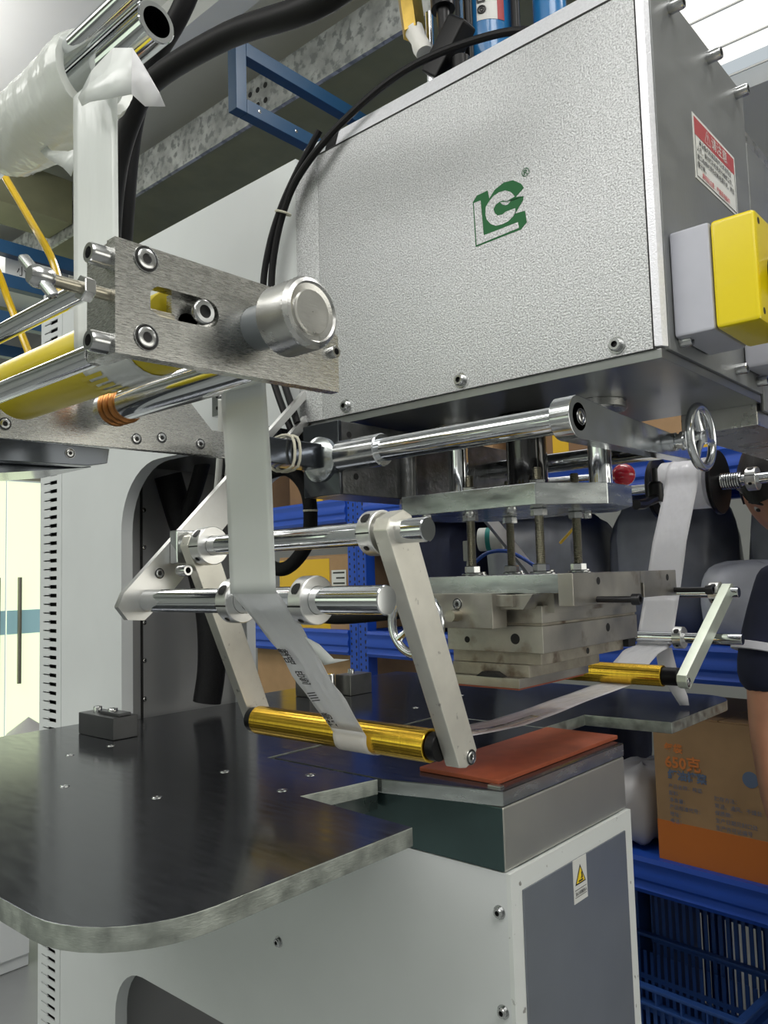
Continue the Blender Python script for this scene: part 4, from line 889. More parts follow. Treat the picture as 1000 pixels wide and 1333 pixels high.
MB().box(1.82, 1.88, 1.0, 1.03, 1.33, 1.41, 0.003).build('shaft_support', 'dark_gloss', rw)
MB().box(1.40, 1.90, 1.031, 1.06, 1.36, 1.40, 0.003).build('support_arm', 'dark_gloss', rw)

# ---------------------------------------------------------------- hoses and cables
def cable(name, label, pts, r, m, cat='cable', n=10, group=None):
    return tag(MB().tube(pts, r, n).build(name, m), label, cat, group)
cable('air_hose', 'thick black rubber hose sweeping up right across the ceiling view', [(1.05, 0.62, 3.31), (1.0, 0.55, 2.7), (0.86, 0.48, 2.22), (0.72, 0.55, 1.98), (0.655, 0.640, 1.880), (0.652, 0.835, 1.925), (0.648, 1.008, 1.938), (0.648, 1.075, 1.905), (0.65, 1.125, 1.83), (0.66, 1.16, 1.70), (0.68, 1.17, 1.52), (0.72, 1.16, 1.44)], 0.0165, 'rubber', 'hose', 14)
cable('air_hose', 'thick black rubber hose rising steeply behind the upper foil roll', [(0.86, 0.95, 3.31), (0.80, 0.95, 2.65), (0.74, 0.98, 2.25), (0.71, 1.02, 2.10), (0.70, 1.10, 2.03), (0.70, 1.155, 1.95), (0.705, 1.19, 1.82), (0.72, 1.23, 1.66), (0.74, 1.235, 1.5), (0.78, 1.23, 1.42)], 0.0165, 'rubber', 'hose', 14)
cable('braided_cable', 'black braided cable arching over the silver press head cover', [(0.97, 0.48, 1.912), (0.93, 0.525, 1.922), (0.925, 0.589, 1.943), (0.905, 0.678, 1.945), (0.885, 0.755, 1.926), (0.867, 0.849, 1.882), (0.862, 0.921, 1.838), (0.860, 0.958, 1.793), (0.860, 0.985, 1.73), (0.862, 0.998, 1.66), (0.864, 0.99, 1.55), (0.866, 0.945, 1.43)], 0.0058, 'rubber')
cable('braided_cable', 'second black cable tied beside the arching cable on the press head', [(0.872, 0.885, 1.90), (0.864, 0.93, 1.846), (0.858, 0.968, 1.79), (0.856, 0.997, 1.73), (0.857, 1.014, 1.66), (0.860, 1.01, 1.55), (0.866, 0.96, 1.42), (0.88, 0.94, 1.38)], 0.0058, 'rubber')
tag(MB().torus((0.861, 0.964, 1.785), (0, 0.4, -1), 0.0125, 0.002, 20, 6).build('cable_tie', 'tie'), 'cream cable tie round the two cables on the press head', 'cable tie')
cable('braided_cable', 'thick braided sleeve inside the frame opening beside the white tubes', [(1.00, 1.515, 1.415), (1.015, 1.51, 1.36), (1.03, 1.50, 1.30), (1.05, 1.475, 1.22), (1.06, 1.45, 1.11), (1.06, 1.445, 1.0), (1.05, 1.45, 0.92)], 0.030, 'braid', n=14)
cable('braided_cable', 'black braided cable curving down from the feed unit into frame opening', [(1.0, 1.38, 1.44), (1.02, 1.44, 1.38), (1.02, 1.475, 1.32), (1.03, 1.47, 1.26)], 0.016, 'braid', n=12)
cable('braided_cable', 'large loop of black braided cable under the square bar', [(0.93, 1.10, 1.37), (0.95, 1.065, 1.375), (0.97, 1.043, 1.345), (0.98, 1.040, 1.30), (0.99, 1.06, 1.245), (0.99, 1.105, 1.205), (0.99, 1.15, 1.20), (0.99, 1.19, 1.23), (0.98, 1.19, 1.30), (0.96, 1.17, 1.37)], 0.013, 'braid', n=12)
cable('braided_cable', 'black braided cable lying level behind the lower chrome rod', [(1.18, 1.45, 1.14), (1.2, 1.35, 1.108), (1.2, 1.22, 1.092), (1.2, 1.10, 1.098), (1.18, 0.99, 1.11), (1.12, 0.9, 1.13)], 0.010, 'braid', n=12)
tag(MB().torus((0.98, 1.040, 1.30), (0, 0, 1), 0.0115, 0.0025, 20, 6).build('cable_tie', 'tie'), 'cream cable tie on the braided cable loop', 'cable tie')
cable('white_tube', 'thin white tube running down beside the braided sleeve in frame opening', [(0.78, 1.03, 1.47), (0.80, 1.06, 1.40), (0.83, 1.12, 1.30), (0.84, 1.17, 1.24), (0.9, 1.25, 1.2)], 0.0055, 'wire_white', 'tube')
cable('white_tube', 'second white tube just right of the first in frame opening', [(0.80, 1.03, 1.47), (0.82, 1.06, 1.40), (0.85, 1.12, 1.30), (0.87, 1.17, 1.24), (0.93, 1.25, 1.2)], 0.0055, 'wire_white', 'tube')
cable('air_tube', 'amber air tube slanting down behind the wing screw', [(0.44, 1.16, 1.86), (0.45, 1.08, 1.752), (0.45, 0.985, 1.645), (0.45, 0.925, 1.575), (0.45, 0.90, 1.52)], 0.0048, 'pu_tube', 'tube')
cable('air_tube', 'lower amber air tube at the left edge above yellow roller', [(0.44, 1.20, 1.72), (0.45, 1.10, 1.625), (0.45, 1.045, 1.552), (0.45, 1.00, 1.49), (0.46, 0.98, 1.44)], 0.0048, 'pu_tube', 'tube')
cable('blue_air_tube', 'thin blue air tube looping behind the threaded rods', [(1.42, 1.02, 1.185), (1.42, 0.97, 1.22), (1.42, 0.92, 1.225), (1.42, 0.88, 1.21), (1.42, 0.84, 1.185)], 0.004, 'wire_blue', 'tube')
cable('yellow_wire', 'short yellow wire slanting behind the right threaded rod', [(1.42, 0.76, 1.262), (1.42, 0.775, 1.248), (1.42, 0.79, 1.235)], 0.0028, 'wire_yellow', 'wire')
cn = thing('wire_connector', 'small white plug with thin lead hanging left of the threaded rods', 'connector', (1.3, 0.93, 1.2))
MB().box(1.296, 1.31, 0.925, 0.938, 1.205, 1.245, 0.002).build('plug', 'wire_white', cn)
MB().tube([(1.303, 0.931, 1.206), (1.303, 0.934, 1.18), (1.303, 0.938, 1.16)], 0.0025, 8).build('lead', 'wire_white', cn)
pg = thing('pressure_regulator', 'small white and green striped regulator behind the threaded rods', 'regulator', (1.48, 0.97, 1.25))
MB().cyl((1.48, 1.025, 1.255), (1.50, 0.975, 1.255), 0.026, 24, 0.002).build('body', 'wire_white', pg)
MB().cyl((1.487, 1.008, 1.255), (1.491, 0.998, 1.255), 0.0264, 24).build('stripe', mat('teal_band', (0.02, 0.22, 0.2), 0.4), pg)
cv = thing('stub_valve', 'small terminal block with chrome screws beside the foil ribbon on white panel', 'terminal', (0.85, 1.06, 1.49))
MB().box(0.868, 0.884, 1.125, 1.175, 1.475, 1.52, 0.002).build('block', 'bolt', cv)
for z in (1.487, 1.508): put('cap', 'screw', (0.868, 1.15, z), (-1, 0, 0), 0.006, cv)

# ---------------------------------------------------------------- clamp blocks on the table
M['clamp_dark'] = mat('clamp_grey', (0.085, 0.088, 0.09), 0.32, 0.6, var=0.1, vscale=20)
M['clamp_worn'] = mat('clamp_worn', (0.24, 0.24, 0.22), 0.35, 0.8, var=0.15, vscale=20)
def clamp(label, x, y_, sx, sy, h, m, strap):
    t = thing('clamp_block', label, 'clamp block', (x, y_, 0.9))
    MB().box(x, x + sx, y_, y_ + sy, 0.9004, 0.9 + h, 0.0015).build('block', m, t)
    if strap: MB().box(x + sx * 0.25, x + sx * 0.75, y_ + sy * 0.02, y_ + sy * 0.55, 0.9 + h + 0.0002, 0.9 + h + 0.006, 0.001).build('clamp_strap', m, t)
    put('cap', 'clamp_bolt', (x + sx * 0.4, y_ + sy * (0.72 if strap else 0.5), 0.9 + h), (0, 0, 1), 0.008, t, stretch=1.3)
    if strap: put('cap', 'clamp_bolt', (x + sx * 0.5, y_ + sy * 0.36, 0.9 + h + 0.006), (0, 0, 1), 0.009, t, stretch=0.5)
clamp('dark grey clamp block with strap on the table, left of the frame opening', 0.764, 1.335, 0.050, 0.125, 0.040, 'clamp_dark', True)
clamp('worn steel block on the table behind the foil, in front of twin blue posts', 1.375, 1.335, 0.075, 0.05, 0.048, 'clamp_worn', False)
clamp('worn steel block on table partly hidden behind the slanting foil', 1.305, 1.40, 0.075, 0.05, 0.046, 'clamp_worn', False)
cp_ = thing('locating_pin', 'bright chrome pin standing between two worn steel blocks on the table', 'pin', (1.36, 1.385, 0.9))
MB().cyl((1.352, 1.378, 0.9004), (1.352, 1.378, 0.952), 0.011, 22, 0.001).build('pin_body', 'chrome', cp_)

# ---------------------------------------------------------------- racking behind (rotated a little against the machine)
SA = R(-5.4)
SM = Matrix.Translation((2.2, 0.7, 0)) @ Matrix.Rotation(SA, 4, 'Z')     # local: x into the shelf, y along it
def sbox(b, x0, x1, y0, y1, z0, z1, bev=0.0): return b.box(x0, x1, y0, y1, z0, z1, bev, SM)
def rack(name, label, y0, y1):
    t = thing(name, label, 'shelf', SM @ V((0.3, (y0 + y1) / 2, FZ)))
    for x in (0.0, 0.52):
        for y_ in (y0, y1 - 0.055):
            p = MB(); sbox(p, x, x + 0.05, y_, y_ + 0.055, FZ, 2.25, 0.003); p = p.build('upright', 'shelf_blue', t)
            if x == 0.0:
                h = MB(); z = 0.70
                while z < 1.9:
                    for dy in (0.013, 0.042):
                        for q in range(2):
                            zz = z + q * 0.022 + (0.011 if dy > 0.02 else 0)
                            cs = [(dy + 0.0045 * math.cos(a_ * math.pi / 4), zz + (0.009 if (q and dy < 0.02) else 0.0055) * math.sin(a_ * math.pi / 4)) for a_ in range(8)]
                            h.poly([SM @ V((-0.0004, y_ + c[0], c[1])) for c in cs])
                    z += 0.05
                h = h.build('post_holes', 'hole', p); h['kind'] = 'stuff'
    for z in (0.365, 0.965, 1.505, 2.05):
        for x in (-0.004, 0.53):
            bm_ = MB()
            pr = [(x, z - 0.10), (x + 0.045, z - 0.10), (x + 0.045, z), (x, z), (x - 0.006, z - 0.012), (x, z - 0.026), (x, z - 0.034), (x - 0.006, z - 0.044), (x - 0.006, z - 0.060), (x, z - 0.068), (x, z - 0.078), (x - 0.006, z - 0.088)]
            bm_.prism(pr, 'y', y0 + 0.056, y1 - 0.056, 0, SM); bm_.build('beam', 'shelf_blue', t)
        d_ = MB(); sbox(d_, 0.046, 0.525, y0 + 0.057, y1 - 0.057, z - 0.03, z - 0.005); d_.build('deck', 'shelf_blue', t)
    return t
rack('shelf_rack', 'blue steel shelf rack directly behind the press and person', -0.72, 1.53)
rack('shelf_rack', 'blue steel shelf rack left of the twin blue posts', 1.531, 3.6)

def carton(label, x, y_, z, sx, sy, sz, m='carton', tape='carton_yellow', rz=0.0, plain=False, cat='carton'):
    mt = SM @ Matrix.Translation((x, y_, z)) @ Matrix.Rotation(rz, 4, 'Z')
    t = thing('cardboard_box', label, cat, mt @ V((sx / 2, sy / 2, 0)))
    b = MB().box(0, sx, 0, sy, 0.0005, sz - 0.004, 0.003, mt); b.build('box_body', m, t)
    for k_ in (0, 1): MB().box(0.001, sx - 0.001, 0.001 + k_ * sy / 2, sy / 2 - 0.001 + k_ * sy / 2, sz - 0.0038, sz, 0.0008, mt).build('flap', m, t)
    if not plain: MB().box(-0.0012, -0.0002, sy / 2 - 0.03, sy / 2 + 0.03, 0.0, sz, 0, mt).build('tape', tape, t)
    return t, mt
zt1, zt2, zt3 = 0.36, 0.96, 1.50
# box with orange foot and printed face
t, mt = carton('cardboard box printed in orange and blue with orange foot, on lower shelf', 0.02, -0.10, zt1 + 0.001, 0.40, 0.385, 0.405, plain=True)
MB().box(-0.001, 0.0, 0.001, 0.384, 0.004, 0.112, 0, mt).build('orange_band', 'carton_orange', t)
xd, yd = mt.to_3x3() @ V((0, -1, 0)), V((0, 0, 1))
def bt(s, sz, y_, z, m, bold=0.0): text('lettering', s, sz, m, mt @ V((-0.0006, y_, z)), xd, yd, t, off=0.0006, bold=bold)
bt('每袋', 0.027, 0.352, 0.305, 'print_orange', 0.03); bt('650克', 0.042, 0.352, 0.262, 'print_orange', 0.03)
bt('红油榨菜', 0.028, 0.345, 0.232, 'print_blue', 0.04)
for i, s in enumerate(('产品名称：榨菜', '配料：', '净含量：', '产品标准代号：', '地址：', '电话：')): bt(s, 0.014, 0.345, 0.205 - i * 0.019, 'print_blue')
for i, s in enumerate(('贮存方法：', '常温、通风、干燥处', '保质期：', '生产日期见封口处', '生产许可证编号')): bt(s, 0.014, 0.215, 0.193 - i * 0.019, 'print_blue')
MB().lathe([(0.006, 0), (0.021, 0), (0.021, 0.0008), (0.006, 0.0008)], mt @ V((0, 0.115, 0.262)), mt.to_3x3() @ V((-1, 0, 0)), 24).build('quality_mark', 'print_blue', t)
# yellow taped carton with label
t, mt = carton('yellow taped brown carton with white label on middle shelf', 0.03, 1.60, zt2 + 0.001, 0.36, 0.50, 0.315, 'carton', plain=True)
MB().box(-0.0015, -0.0003, 0.14, 0.499, 0.0, 0.30, 0, mt).build('tape', 'carton_yellow', t)
lbm = MB().box(-0.0022, -0.0016, 0.03, 0.125, 0.10, 0.25, 0, mt).build('shipping_label', 'label_white', t)
for i in range(5):
    MB().box(-0.0026, -0.0023, 0.04, 0.115 - 0.02 * (i % 2), 0.235 - i * 0.022, 0.242 - i * 0.022, 0, mt).build('label_line', 'print_black', lbm)
carton('plain brown carton behind the upper blue beam left of posts', 0.05, 1.62, zt3 + 0.001, 0.4, 0.42, 0.30, 'carton_dark')
carton('brown carton with yellow tape above the beam behind guide posts', 0.05, 0.85, zt3 + 0.001, 0.4, 0.46, 0.33)
carton('brown carton on upper shelf behind the guide rods, right of its neighbour', 0.05, 0.36, zt3 + 0.001, 0.4, 0.42, 0.30, 'carton_dark')
carton('brown carton on the upper shelf above the rewind reel', 0.05, -0.08, zt3 + 0.001, 0.4, 0.38, 0.29)
carton('dark brown carton on upper shelf above the person', 0.05, -0.50, zt3 + 0.001, 0.4, 0.36, 0.31, 'carton_dark')
carton('brown carton on upper shelf seen through the frame opening', 0.05, 2.3, zt3 + 0.001, 0.4, 0.9, 0.33)
carton('pale brown carton low behind the table, left of twin posts', 0.05, 1.62, zt1 + 0.001, 0.4, 0.7, 0.50)
# bags
def bag(label, x, y_, z, sx, sy, sz, m, seed, cat='bag'):
    rnd = random.Random(seed); b = MB(); n_, m_ = 28, 14; ph = [rnd.uniform(0, 6.28) for _ in range(6)]; rings = []
    for i in range(m_ + 1):
        f_ = i / m_; el = -math.pi / 2 + math.pi * f_; ring = []
        for j in range(n_):
            a_ = 2 * math.pi * j / n_
            c_, s_ = math.cos(el), math.sin(el)
            w_ = 1 + 0.07 * math.sin(4 * a_ + ph[0] + 3 * f_) + 0.05 * math.sin(9 * a_ + ph[1] - 5 * f_) + 0.03 * math.sin(15 * a_ + ph[2] + 9 * f_)
            px = math.copysign(abs(math.cos(a_)) ** 0.6, math.cos(a_)) * c_ ** 0.5 * w_ * sx / 2
            py = math.copysign(abs(math.sin(a_)) ** 0.6, math.sin(a_)) * c_ ** 0.5 * w_ * sy / 2
            pz = max(0, (math.copysign(abs(s_) ** 0.7, s_) * (1 + 0.05 * math.sin(5 * a_ + ph[3])) + 1) * sz / 2)
            ring.append(b.bm.verts.new(SM @ V((x + sx / 2 + px, y_ + py, z + pz + 0.001))))
        rings.append(ring)
    for i in range(m_):
        for j in range(n_): b.bm.faces.new((rings[i][j], rings[i][(j + 1) % n_], rings[i + 1][(j + 1) % n_], rings[i + 1][j]))
    bmesh.ops.remove_doubles(b.bm, verts=b.bm.verts[:], dist=0.0005); bmesh.ops.recalc_face_normals(b.bm, faces=b.bm.faces[:])
    return tag(b.build('plastic_bag', m, angle=80), label, cat)
bag('dark grey stuffed bag on middle shelf behind the threaded rods', 0.05, 0.76, zt2, 0.40, 0.40, 0.43, 'bag_grey', 1)
bag('dark grey stuffed bag on middle shelf behind the used foil ribbon', 0.14, 0.33, zt2, 0.34, 0.36, 0.46, 'bag_grey', 2)
bag('pale grey plastic bag on middle shelf right of the used foil', 0.048, 0.02, zt2, 0.15, 0.28, 0.23, 'bag_light', 3)
bag('dark slate bag on middle shelf behind the person', 0.20, -0.12, zt2, 0.28, 0.42, 0.46, 'bag_grey', 4)
bag('black stuffed bag on middle shelf near the twin posts', 0.06, 1.20, zt2, 0.40, 0.38, 0.44, 'navy', 5)
bag('white crumpled plastic bag left of the printed box on the lower shelf', 0.02, 0.42, zt1, 0.34, 0.20, 0.22, 'bag_white', 6)
bag('black bag on lower shelf under the blue beam', 0.25, 0.70, zt1, 0.30, 0.30, 0.36, 'navy', 7)
# blue basket crates under the lower shelf
def crate(label, x, y_, z, sx, sy, sz):
    mt = SM @ Matrix.Translation((x, y_, z))
    t = thing('basket_crate', label, 'crate', mt @ V((sx / 2, sy / 2, 0)), 'blue basket crates under the lower shelf')
    MB().box(0, sx, 0, sy, 0.001, 0.012, 0, mt).build('crate_floor', 'crate_blue', t)
    rim = MB()
    rim.box(-0.018, sx + 0.018, -0.018, 0.006, sz - 0.05, sz - 0.042, 0.002, mt).box(-0.018, 0.006, -0.018, sy + 0.018, sz - 0.05, sz - 0.042, 0.002, mt)
    rim.box(-0.018, 0.004, -0.018, sy + 0.018, sz - 0.010, sz, 0.003, mt).box(sx - 0.004, sx + 0.018, -0.018, sy + 0.018, sz - 0.010, sz, 0.003, mt).box(0.004, sx - 0.004, -0.018, 0.004, sz - 0.010, sz, 0.003, mt).box(0.004, sx - 0.004, sy - 0.004, sy + 0.018, sz - 0.010, sz, 0.003, mt)
    k_ = 0
    while k_ * 0.07 < sy: rim.box(-0.016, 0.0, k_ * 0.07, k_ * 0.07 + 0.005, sz - 0.042, sz - 0.010, 0, mt); k_ += 1
    rim.build('crate_rim', 'crate_blue', t)
    for a_ in ((0, 0.004, 0, sy), (sx - 0.004, sx, 0, sy)):
        b = MB(); q = 0
        while q * 0.022 < sy - 0.01: b.box(a_[0], a_[1], q * 0.022, q * 0.022 + 0.0105, 0.012, sz - 0.05, 0, mt); q += 1
        for zz in (0.012, sz * 0.35, sz * 0.62): b.box(a_[0] - 0.0005, a_[1] + 0.0005, 0, sy, zz, zz + 0.014, 0, mt)
        b.build('slatted_side', 'crate_blue', t)
    for a_ in ((0, 0.004), (sy - 0.004, sy)): MB().box(0.004, sx - 0.004, a_[0], a_[1], 0.012, sz - 0.01, 0, mt).build('end_wall', 'crate_blue', t)
    return t
crate('front blue basket crate on the floor below the printed box', -0.10, 0.03, FZ, 0.27, 0.55, 0.35)
crate('rear blue basket crate on the floor under the lower shelf', 0.19, -0.20, FZ, 0.30, 0.62, 0.52)
crate('blue basket crate stacked behind, left end under the lower shelf', 0.19, 0.46, FZ, 0.30, 0.55, 0.52)

# blue frames near the ceiling, left racks with cartons
bf = thing('steel_tube_frame', 'dark blue square tube frame hanging under the roof beam', 'steel frame', (1.9, 1.8, 2.57))
fy = 1.8
MB().box(1.432, 1.472, fy, fy + 0.04, 2.575, 2.80, 0.002).build('post_tube', 'frame_blue', bf)
MB().box(1.4722, 2.5, fy, fy + 0.04, 2.755, 2.80, 0.002).build('cross_tube', 'frame_blue', bf)
MB().box(1.4722, 2.5, fy, fy + 0.04, 2.575, 2.62, 0.002).build('cross_tube', 'frame_blue', bf)
MB().box(2.46, 2.5, fy + 0.0, fy + 0.04, 2.8002, 3.319, 0.002).build('hanger', 'frame_blue', bf)
for x in (1.52, 1.67): put('flush', 'bolt_hole', (x, fy - 0.0002, 2.60), (0, -1, 0), 0.006, bf)
lr = thing('storage_rack', 'dark blue high storage rack at left behind the foil feed', 'rack', (1.4, 3.6, FZ))
for z in (2.68, 2.53, 2.36): MB().box(0.4, 2.2, 3.5, 3.55, z - 0.03, z + 0.03, 0.002).build('rack_beam', 'frame_blue', lr)
for z in (2.68, 2.53, 2.36): MB().box(0.4, 2.2, 4.0, 4.05, z - 0.03, z + 0.03, 0.002).build('rack_beam', 'frame_blue', lr)
for x in (0.35, 2.2):
    for y_ in (3.5, 4.0): MB().box(x, x + 0.05, y_, y_ + 0.05, FZ, 2.9, 0.002).build('rack_post', 'frame_blue', lr)
for i, x in enumerate((1.10, 1.52, 1.86)):
    c_ = thing('storage_carton', ('white carton with dark print at the left on high rack', 'middle white carton on the high rack', 'right white carton on the high rack')[i], 'carton', (x + 0.15, 3.75, 2.56))
    MB().box(x, x + 0.3, 3.58, 3.95, 2.562, 2.70, 0.003).build('box_body', 'label_white', c_)
    MB().box(x, x + 0.3, 3.58, 3.95, 2.7003, 2.703, 0.0005).build('lid', 'label_white', c_)
    text('lettering', '小心轻放', 0.05, 'print_black', (x + 0.05, 3.579, 2.60), (1, 0, 0), (0, 0, 1), c_)
sc3 = thing('low_cabinet', 'low pale grey cabinet at bottom left behind the work table', 'cabinet', (0.9, 3.4, FZ))
MB().box(0.28, 1.474, 3.2, 3.46, FZ + 0.001, 0.40, 0.004).build('body', 'white_paint', sc3)
for i in range(3): MB().box(0.285 + i * 0.397, 0.675 + i * 0.397, 3.185, 3.1995, FZ + 0.05, 0.39, 0.003).build('door', 'white_paint', sc3)
# white sacks by the glass door
for i, (x, y_, s_) in enumerate(((1.98, 5.1, 0.42), (2.52, 5.5, 0.46))):
    b = MB(); n_ = 20
    b.lathe([(0.001, 0)] + [(s_ * 0.5 * (math.sin(math.pi * min(1, t_ / 10 + 0.12)) ** 0.4), s_ * 1.3 * t_ / 10) for t_ in range(0, 9)] + [(0.001, s_ * 1.25)], (x, y_, FZ), (0, 0, 1), n_, cap=False)
    tag(b.build('white_sack', 'bag_white'), ('left white sack standing by the glass door', 'right white sack standing by the glass door')[i], 'sack')
cable('floor_cable', 'thin black cable sagging past the far left end of the work table', [(0.70, 2.02, 0.74), (0.84, 2.0, 0.752), (0.89, 2.0, 0.768), (0.95, 1.99, 0.80)], 0.004, 'rubber')

# ---------------------------------------------------------------- person at the right edge
def skin(name, joints, edges, m, parent, levels=2):
    me = bpy.data.meshes.new(name); me.from_pydata([j[0] for j in joints], edges, []); me.materials.append(M[m])
    o = bpy.data.objects.new(name, me); COL.objects.link(o)
    md = o.modifiers.new('skin', 'SKIN'); md.use_smooth_shade = True
    me2 = o.data
    if not me2.skin_vertices: 
        bpy.context.view_layer.objects.active = o
    sv = me2.skin_vertices[0].data
    for i, j in enumerate(joints):
        r_ = j[1]; sv[i].radius = (r_, r_) if not isinstance(r_, tuple) else r_
        sv[i].use_root = (i == 0)
    sd = o.modifiers.new('smooth', 'SUBSURF'); sd.levels = levels; sd.render_levels = levels
    if parent: attach(o, parent)
    return o
PC = V((2.02, 0.396, 0))      # hips centre over the floor
ps = thing('person', 'person in navy short-sleeved shirt with white trim, head bent, arm hanging, at right edge', 'person', (PC.x, PC.y, FZ))
rt = V((-0.663, 0.748, 0)); fw = V((-0.80, -0.58, 0)).normalized()   # the person's right hand side, and forwards
rt = V((0, 0, 1)).cross(fw) * -1
def pp(r_, f_, z): return tuple(PC + rt * r_ + fw * f_ + V((0, 0, z)))
J = [(pp(0, 0, 0.62), (0.135, 0.10)), (pp(0, 0.0, 0.80), (0.125, 0.095)), (pp(0, 0.01, 0.98), (0.14, 0.11)), (pp(0, 0.01, 1.085), (0.115, 0.08)), (pp(0.03, 0.02, 1.19), 0.055), (tuple(V((2.035, 0.52, 1.29))), 0.052)]
E_ = [(0, 1), (1, 2), (2, 3), (3, 4), (4, 5)]
def limb(start, pts):
    k_ = start
    for p, r_ in pts:
        J.append((p, r_)); E_.append((k_, len(J) - 1)); k_ = len(J) - 1
    return k_
hr = limb(3, [(pp(0.155, 0.0, 1.105), 0.062), (pp(0.20, 0.01, 0.98), 0.052), (pp(0.215, 0.02, 0.83), 0.043), (pp(0.215, 0.055, 0.70), 0.041), (pp(0.21, 0.10, 0.565), 0.027), (pp(0.205, 0.11, 0.53), 0.030), (pp(0.20, 0.115, 0.48), 0.032)])
hl = limb(3, [(pp(-0.155, 0.0, 1.105), 0.062), (pp(-0.20, 0.03, 0.98), 0.052), (pp(-0.21, 0.06, 0.83), 0.043), (pp(-0.19, 0.16, 0.76), 0.041), (pp(-0.17, 0.28, 0.70), 0.027), (pp(-0.165, 0.31, 0.69), 0.030), (pp(-0.16, 0.355, 0.68), 0.032)])
for sg in (1, -1): limb(0, [(pp(sg * 0.09, 0, 0.54), 0.085), (pp(sg * 0.10, 0.01, 0.18), 0.058), (pp(sg * 0.10, -0.01, -0.19), 0.040), (pp(sg * 0.10, 0.05, -0.235), 0.038), (pp(sg * 0.105, 0.14, -0.25), 0.028)])
skin('body', J, E_, 'skin', ps)
def fingers(base, side, down, fwd):
    # base: knuckle centre; side: across the palm towards the thumb; down: along the fingers
    side = V(side); down = V(down).normalized(); fwd = V(fwd)
    for i, (o_, L1) in enumerate(((0.026, 0.068), (0.009, 0.076), (-0.009, 0.070), (-0.026, 0.056))):
        b0 = V(base) + side * o_ - down * 0.02
        js = [(tuple(b0), 0.0095), (tuple(b0 + down * (0.02 + L1 * 0.42) + fwd * 0.006), 0.0088), (tuple(b0 + down * (0.02 + L1 * 0.74) + fwd * 0.018), 0.0080), (tuple(b0 + down * (0.02 + L1) + fwd * 0.034), 0.0068)]
        skin('finger', js, [(0, 1), (1, 2), (2, 3)], 'skin', ps)
    b0 = V(base) - down * 0.055 + side * 0.022
    skin('thumb', [(tuple(b0), 0.012), (tuple(b0 + side * 0.022 + down * 0.025 + fwd * 0.012), 0.0105), (tuple(b0 + side * 0.030 + down * 0.052 + fwd * 0.022), 0.0085)], [(0, 1), (1, 2)], 'skin', ps)
fingers(pp(0.20, 0.118, 0.455), fw * 0.9 - rt * 0.2, (0, 0, -1), -rt * 1.0)
fingers(pp(-0.16, 0.38, 0.675), rt * 0.9, fw * 0.95 + V((0, 0, -0.15)), V((0, 0, -1)))
# head, turned to the work and bent down
hc = V((2.02, 0.545, 1.365)); hf = (fw * 0.80 + rt * 0.50 + V((0, 0, -0.80))).normalized(); hs = hf.cross(V((0, 0, 1))).normalized(); hu = hs.cross(hf)
def hp(s, u, f_): return hc + hs * s + hu * u + hf * f_
b = MB(); n_, m_ = 40, 30; rings = []
def gauss(x, s): return math.exp(-(x / s) ** 2)
for i in range(m_ + 1):
    el = -math.pi / 2 + math.pi * i / m_; ring = []
    for j in range(n_):
        a_ = 2 * math.pi * j / n_ ; c_, s_ = math.cos(el), math.sin(el)
        x = math.sin(a_) * c_; y_ = math.cos(a_) * c_; z = s_
        sx_ = 0.076 - (0.022 * max(0, -z) ** 1.5); fr_ = 0.098 if y_ > 0 else 0.100
        u = z * (0.118 if z > 0 else 0.125); px = x * sx_; py = y_ * fr_ - 0.012 * max(0, -z) * (1 if y_ < 0 else 0)
        if y_ > 0:
            nose = gauss(px, 0.013) * (gauss(u + 0.028, 0.016) * 0.026 + gauss(u + 0.008, 0.022) * 0.012)
            brow = gauss(u - 0.012, 0.012) * gauss(px, 0.05) * 0.005
            eye = -gauss(abs(px) - 0.031, 0.014) * gauss(u + 0.004, 0.012) * 0.009
            lips = gauss(px, 0.022) * (gauss(u + 0.062, 0.007) + gauss(u + 0.074, 0.007)) * 0.006 - gauss(px, 0.024) * gauss(u + 0.068, 0.003) * 0.003
            chin = gauss(px, 0.025) * gauss(u + 0.105, 0.02) * 0.014
            py += nose + brow + eye + lips + chin
        ring.append(b.bm.verts.new(hp(px, u, py)))
    rings.append(ring)
for i in range(m_):
    for j in range(n_): b.bm.faces.new((rings[i][j], rings[i][(j + 1) % n_], rings[i + 1][(j + 1) % n_], rings[i + 1][j]))
bmesh.ops.remove_doubles(b.bm, verts=b.bm.verts[:], dist=0.0004); bmesh.ops.recalc_face_normals(b.bm, faces=b.bm.faces[:])
b.build('head', 'skin', ps, angle=80)
for sg in (1, -1):
    MB().lathe([(0, -0.011)] + [(0.011 * math.cos(R(q)), 0.011 * math.sin(R(q))) for q in range(-70, 71, 20)] + [(0, 0.011)], hp(sg * 0.031, -0.003, 0.076), hf, 16, cap=False).build('eye', mat('eye_white', (0.6, 0.58, 0.55), 0.2) if sg > 0 else bpy.data.materials['eye_white'], ps)
    MB().lathe([(0, 0.0), (0.0055, 0.0), (0.003, 0.0018), (0, 0.002)], hp(sg * 0.031, -0.003, 0.0862), hf, 14, cap=False).build('iris', 'print_black', ps)
    MB().tube([hp(sg * 0.012, 0.018, 0.096), hp(sg * 0.03, 0.022, 0.092), hp(sg * 0.048, 0.016, 0.078)], 0.0032, 8).build('eyebrow', 'hair', ps)
    e_ = MB(); e_.torus(hp(sg * 0.077, -0.02, -0.004), hs * sg + hf * 0.35, 0.019, 0.007, 20, 8); e_.lathe([(0, -0.004), (0.017, -0.002), (0.015, 0.002), (0, 0.003)], hp(sg * 0.074, -0.02, -0.003), hs * sg + hf * 0.35, 16, cap=False); e_.build('ear', 'skin', ps)
b = MB(); rings = []
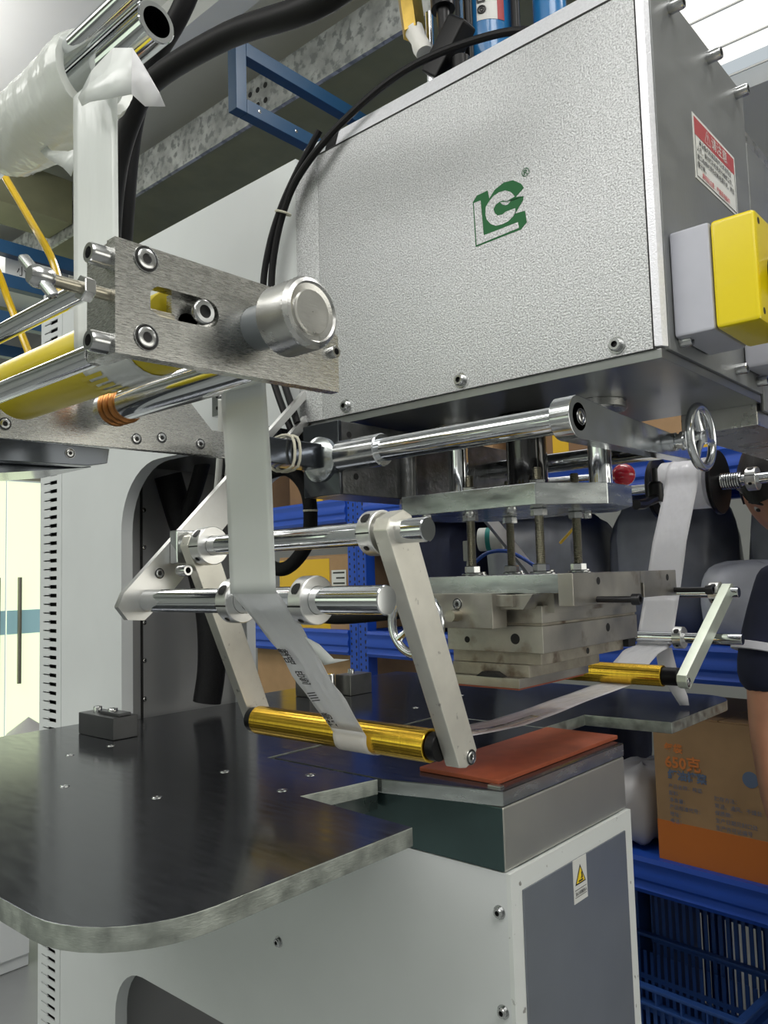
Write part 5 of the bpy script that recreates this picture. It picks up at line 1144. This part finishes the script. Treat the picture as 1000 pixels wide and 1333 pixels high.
for i in range(17):
    el = -0.75 + (math.pi / 2 + 0.75) * i / 16; ring = []
    for j in range(40):
        a_ = 2 * math.pi * j / 40; c_, s_ = math.cos(el), math.sin(el); x = math.sin(a_) * c_; y_ = math.cos(a_) * c_; z = s_
        lift = 1.0
        zz = z * 0.132; 
        if y_ > 0.15: zz = max(zz, 0.032 + 0.010 * math.cos(a_ * 7))
        elif abs(x) > 0.5: zz = max(zz, -0.035)
        ring.append(b.bm.verts.new(hp(x * 0.086 + random.uniform(-1, 1) * 0.0015, zz, y_ * (0.108 if y_ > 0 else 0.112) + random.uniform(-1, 1) * 0.0015)))
    rings.append(ring)
for i in range(16):
    for j in range(40): b.bm.faces.new((rings[i][j], rings[i][(j + 1) % 40], rings[i + 1][(j + 1) % 40], rings[i + 1][j]))
bmesh.ops.remove_doubles(b.bm, verts=b.bm.verts[:], dist=0.0004); bmesh.ops.recalc_face_normals(b.bm, faces=b.bm.faces[:])
b.build('hair', 'hair', ps, angle=80)
# clothes
J2 = [(pp(0, 0, 0.52), (0.168, 0.134)), (pp(0, 0.0, 0.70), (0.160, 0.128)), (pp(0, 0.01, 0.95), (0.168, 0.135)), (pp(0, 0.01, 1.10), (0.160, 0.118)), (pp(0, 0.02, 1.215), (0.088, 0.080)),
      (pp(0.16, 0.0, 1.115), 0.082), (pp(0.205, 0.01, 0.98), 0.070), (pp(0.215, 0.02, 0.885), 0.066),
      (pp(-0.16, 0.0, 1.115), 0.082), (pp(-0.205, 0.03, 0.98), 0.070), (pp(-0.212, 0.05, 0.885), 0.066)]
skin('shirt', J2, [(0, 1), (1, 2), (2, 3), (3, 4), (3, 5), (5, 6), (6, 7), (3, 8), (8, 9), (9, 10)], 'navy', ps)
MB().pipe(V(pp(0.203, 0.012, 1.002)), V(pp(0.207, 0.014, 0.985)), 0.0735, 0.06, 24).build('sleeve_trim', 'white_cloth', ps)
J3 = [(pp(0, 0, 0.74), (0.142, 0.112)), (pp(0, 0, 0.60), (0.150, 0.118))]; E3 = [(0, 1)]
for sg in (1, -1):
    k_ = 1
    for p, r_ in ((pp(sg * 0.09, 0, 0.52), 0.10), (pp(sg * 0.10, 0.01, 0.18), 0.080), (pp(sg * 0.10, -0.01, -0.19), 0.070)):
        J3.append((p, r_)); E3.append((k_, len(J3) - 1)); k_ = len(J3) - 1
skin('trousers', J3, E3, 'trousers', ps)
for sg in (1, -1):
    skin('shoe', [(pp(sg * 0.10, -0.05, -0.242), 0.036), (pp(sg * 0.102, 0.05, -0.244), 0.036), (pp(sg * 0.106, 0.17, -0.252), 0.026)], [(0, 1), (1, 2)], 'black', ps)

# ---------------------------------------------------------------- everything up onto the floor level
for o in S.objects:
    if o.parent is None and o.type in ('MESH', 'EMPTY'):
        o.location.z += ZO
for o in S.objects:
    if '_w' in o: del o['_w']
